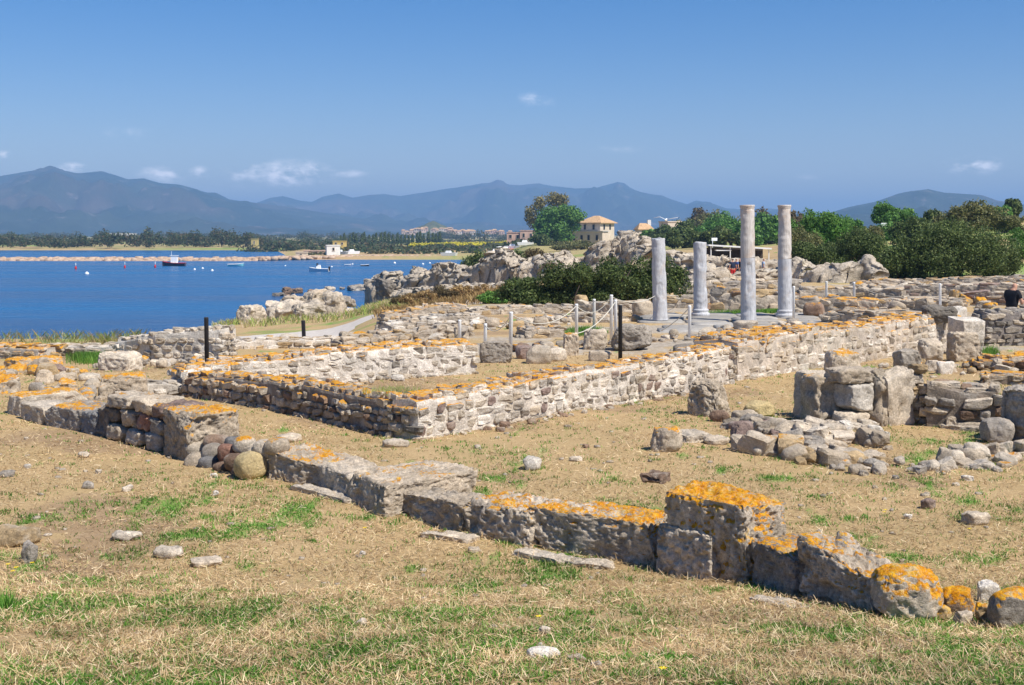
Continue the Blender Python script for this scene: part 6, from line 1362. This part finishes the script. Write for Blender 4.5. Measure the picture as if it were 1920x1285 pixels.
for a in [('red and white buoy, leftmost of three', 142, 505, .22, True), ('red and white buoy, middle of three', 234, 503, .2, True), ('red and white buoy, right of three', 291, 502, .2, True), ('largest white round buoy, left in the bay', 163, 514, .38), ('white round buoy right of the fishing boat', 365, 506, .26), ('white buoy between the two left boats', 380, 504, .26), ('white buoy below the turquoise boat', 398, 508, .28),
          ('white buoy right of the dark dinghy', 740, 494, .34), ('white buoy near the right shore of the bay', 793, 496, .3), ('second white buoy near the right shore of the bay', 806, 494, .26), ('white buoy beside the white motor boat', 622, 501, .22), ('small white buoy between boats', 535, 499, .2), ('small white buoy right of the tiny boat', 661, 496, .22)]: buoy(*a)
for i, (px, Y, c) in enumerate([(842, 352, (.8, .8, .8)), (930, 356, (.75, .78, .8)), (948, 352, (.6, .25, .15)), (962, 354, (.75, .75, .78)), (985, 350, (.8, .8, .82)), (660, 385, (.8, .8, .82)), (638, 380, (.3, .35, .4))]):
    p = at(px, Y); z = max(g1(*p), .3); r_ = empty('beached_boat', (p[0], p[1], z)); r_.rotation_euler = (0, 0, R(160 + 25 * (i % 3))); tag(r_, ['white boat drawn up on the far beach, left', 'white boat among others behind the ruin peak', 'rust-coloured boat among those behind the ruin peak', 'grey-white boat among those behind the ruin peak', 'white boat nearest the pine among the beached ones', 'white boat beached right of the white shed', 'grey boat beached under the white shed'][i], 'boat')
    m = MB(); m.box((0, 0, .45), (4.2, 1.5, .9), 0, 1.15); m.build('hull', plain('beached_hull', c, .5), r_); m = MB(); m.box((.2, 0, 1.15), (1.6, 1.0, .6), 0, .8); m.build('cabin', M_WHITE, r_)

# ------------------------------------------------------------------ grass
def in_paving(X, Y): return (Y > 31.8) & (Y < 39.8) & (X > 3.7) & (X < 9.8)
def scatter(n, Ymin, Ymax, pw, seed, m=520):
    """more where the eye is close, thinning with distance"""
    rng = np.random.default_rng(seed); u = rng.random(n)
    pw += .001; a, b = Ymin ** (1 - pw), Ymax ** (1 - pw); Y = (a + (b - a) * u) ** (1 / (1 - pw)); px = rng.uniform(-m, 1920 + m, n); X = (px - CX) / F * Y
    return X, Y, rng
def straws(n, Ymin, Ymax, pw, seed, L0, L1, w0, tilt=.22, lift=.02, keep=None):
    X, Y, rng = scatter(n, Ymin, Ymax, pw, seed); k = ~in_paving(X, Y) & (gz(X, Y) > .3)
    if keep is not None: k &= keep(X, Y, rng)
    X, Y = X[k], Y[k]; n = len(X); a = rng.uniform(0, 2 * math.pi, n); L = rng.uniform(L0, L1, n) * (1 + .02 * Y); el = np.abs(rng.normal(0, tilt, n)); z = gz(X, Y) + rng.random(n) ** 2 * lift + .004
    d = np.stack([np.cos(a) * np.cos(el), np.sin(a) * np.cos(el), np.sin(el)], 1); sd = np.stack([-np.sin(a), np.cos(a), rng.normal(0, .5, n)], 1); w = w0 * (1 + .10 * np.maximum(Y - 6, 0)) * rng.uniform(.6, 1.3, n)
    P0 = np.stack([X, Y, z], 1); P1 = P0 + d * L[:, None]; sd *= w[:, None] / 2
    V = np.stack([P0 - sd, P0 + sd, P1 + sd * .4, P1 - sd * .4], 1).reshape(-1, 3); return V, np.arange(n * 4, dtype=np.int32).reshape(n, 4)
V, Fc = straws(400000, 3.6, 26, 1.7, 51, .012, .055, .0034, .4, .02, lambda X, Y, rng: rng.random(len(X)) > np.maximum(.5 * green_mask(X, Y), .75 * sstep(.05, .45, n2(X, Y, 1.3, 36, 4))))
o = obj('dry_grass', mesh('dry_grass', V, Fc, False), M_STRAW); tag(o, 'mown straw-coloured dry grass covering the meadow', 'grass', None, 'stuff')
def gkeep(X, Y, rng): return rng.random(len(X)) < np.clip(green_mask(X, Y) * 1.1 + .03 + .05 * sstep(-.1, .5, n2(X, Y, .35, 37)), 0, 1)
def tufts(n, Ymin, Ymax, pw, seed, h0, h1, w0, keep, mat, name, label, m=520):
    X, Y, rng = scatter(n, Ymin, Ymax, pw, seed, m); k = keep(X, Y, rng) & ~in_paving(X, Y); X, Y = X[k], Y[k]; n = len(X)
    nb = 5; X = np.repeat(X, nb) + rng.normal(0, .018, n * nb) * (1 + .04 * np.repeat(Y, nb)); Y = np.repeat(Y, nb) + rng.normal(0, .018, n * nb) * (1 + .04 * np.repeat(Y, nb)); n *= nb
    a = rng.uniform(0, 2 * math.pi, n); h = rng.uniform(h0, h1, n); ln = rng.uniform(.2, 1.1, n); z = gz(X, Y); w = w0 * (1 + .10 * np.maximum(Y - 6, 0))
    P0 = np.stack([X, Y, z - .005], 1); P1 = P0 + np.stack([np.cos(a) * h * ln, np.sin(a) * h * ln, h], 1); sd = np.stack([-np.sin(a), np.cos(a), 0 * a], 1) * (w * rng.uniform(.6, 1.3, n))[:, None] / 2
    mid = P0 * .5 + P1 * .5 + np.array([0, 0, 1]) * (h * .12)[:, None]
    V = np.stack([P0 - sd, P0 + sd, mid + sd * .8, P1, mid - sd * .8], 1).reshape(-1, 3); Fq = np.arange(n * 5, dtype=np.int32).reshape(n, 5)
    o = obj(name, mesh(name, V, Fq, False), mat); tag(o, label, 'grass', None, 'stuff'); return o
tufts(190000, 3.6, 24, 1.7, 52, .010, .036, .0055, gkeep, M_GREENBLADE, 'green_grass', 'fresh green grass growing through the straw')
def bankkeep(X, Y, rng):
    px = CX + F * X / Y; z = gz(X, Y); return (px < 270) & (Y > 29.5) & (Y < 37) & (rng.random(len(X)) < .3 + .7 * sstep(-.2, .4, n2(X, Y, .4, 61)))
tufts(7000, 29, 38, 1.0, 53, .05, .32, .0018, bankkeep, M_REED, 'bank_grass', 'tall mixed grass on the bank edge above the sea at left')
def shorekeep(X, Y, rng):
    px = CX + F * X / Y; z = gz(X, Y); return (px > 400) & (px < 900) & (z > .5) & (z < 2.9) & (Y > 66) & (Y < 100) & (rng.random(len(X)) < .2 + .8 * sstep(-.2, .3, n2(X, Y, .15, 62)))
tufts(14000, 64, 100, 1.0, 54, .2, .5, .006, shorekeep, M_REED, 'shore_grass', 'green shore grass around the pale rocks by the water')
def slopekeep(X, Y, rng):
    px = CX + F * X / Y; return (px > 700) & (px < 960) & (Y > 50) & (Y < 80)
tufts(7000, 50, 80, 1.0, 55, .15, .4, .006, slopekeep, M_DRY, 'slope_grass', 'dry golden grass on the slope above the shore')
def tk(px0, px1, Y0, Y1):
    def f(X, Y, rng):
        px = CX + F * X / Y; return (px > px0) & (px < px1) & (Y > Y0) & (Y < Y1)
    return f
def clump(name, label, px0, px1, Y0, Y1, n, h0, h1, w, mat, zoff=None, seed=90):
    rng = np.random.default_rng(seed); px = np.clip(rng.normal((px0 + px1) / 2, (px1 - px0) / 4, n), px0 - 10, px1 + 10); Y = rng.normal((Y0 + Y1) / 2, (Y1 - Y0) / 4, n); X = (px - CX) / F * Y; z = gz(X, Y) if zoff is None else np.full(n, zoff)
    c = at((px0 + px1) / 2, (Y0 + Y1) / 2); b = np.array([c[0], c[1], z.mean()]); a = rng.uniform(0, 6.28, n); h = rng.uniform(h0, h1, n); ln = rng.uniform(.1, .8, n)
    P0 = np.stack([X, Y, z - .01], 1) - b; P1 = P0 + np.stack([np.cos(a) * h * ln, np.sin(a) * h * ln, h], 1); sd = np.stack([-np.sin(a), np.cos(a), 0 * a], 1) * w / 2; mid = P0 * .5 + P1 * .5
    V = np.stack([P0 - sd, P0 + sd, mid + sd * .8, P1, mid - sd * .8], 1).reshape(-1, 3); o = obj(name, mesh(name, V, np.arange(n * 5, dtype=np.int32).reshape(n, 5), False), mat, None, tuple(b)); tag(o, label, 'grass', None, 'stuff')
clump('grass_patch', 'green grass patch beside the pale block at left', 135, 212, 25.5, 28.5, 5000, .06, .2, .012, M_GREENBLADE, None, 91)
clump('grass_patch', 'green grass growing on top of the corner of the two walls', 690, 785, 14.05, 14.6, 900, .02, .08, .006, M_REED, zat(735, 14.3), 92)
clump('grass_patch', 'green grass in front of the paving left of the columns', 1060, 1130, 31, 33.5, 2500, .05, .14, .012, M_GREENBLADE, None, 93)
clump('grass_patch', 'green grass strip behind the column bases', 1330, 1580, 39.8, 41, 6000, .05, .15, .014, M_GREENBLADE, None, 94)
clump('weed', 'green weed growing against the half-buried slab at the left edge', -5, 28, 6.45, 6.7, 160, .04, .13, .009, M_GREENBLADE, None, 95)
clump('grass_patch', 'green grass patch right of the plastered pier', 1840, 1870, 23, 26, 1500, .05, .16, .012, M_GREENBLADE, None, 96)
# yellow flowers
M_PETAL = plain('yellow_petals', (.8, .6, .02), .6)
for i, (px, py) in enumerate([(1660, 968), (1658, 972), (1818, 1004), (1010, 1177), (15, 1072), (30, 1078), (60, 1068), (24, 1084), (1243, 1290 - 8), (684, 1002)]):
    p = ray(px, py); r_ = empty('flower', (p[0], p[1], g1(*p))); r_.scale = (.6, .6, .7); tag(r_, 'small yellow flower in the grass', 'flower', 'small yellow flowers')
    m = MB(); m.tube([(0, 0, 0), (.005, 0, .07)], .002, 4); m.build('stem', M_GREENBLADE, r_)
    m = MB()
    for q in range(6):
        a = q * math.pi / 3; m.add([(0, 0, .07), (.02 * math.cos(a - .35), .02 * math.sin(a - .35), .078), (.03 * math.cos(a), .03 * math.sin(a), .074), (.02 * math.cos(a + .35), .02 * math.sin(a + .35), .078)], [(0, 1, 2, 3)])
    m.build('petals', M_PETAL, r_)
haze = hz.build('haze', M_HAZE); tag(haze, kind='stuff')
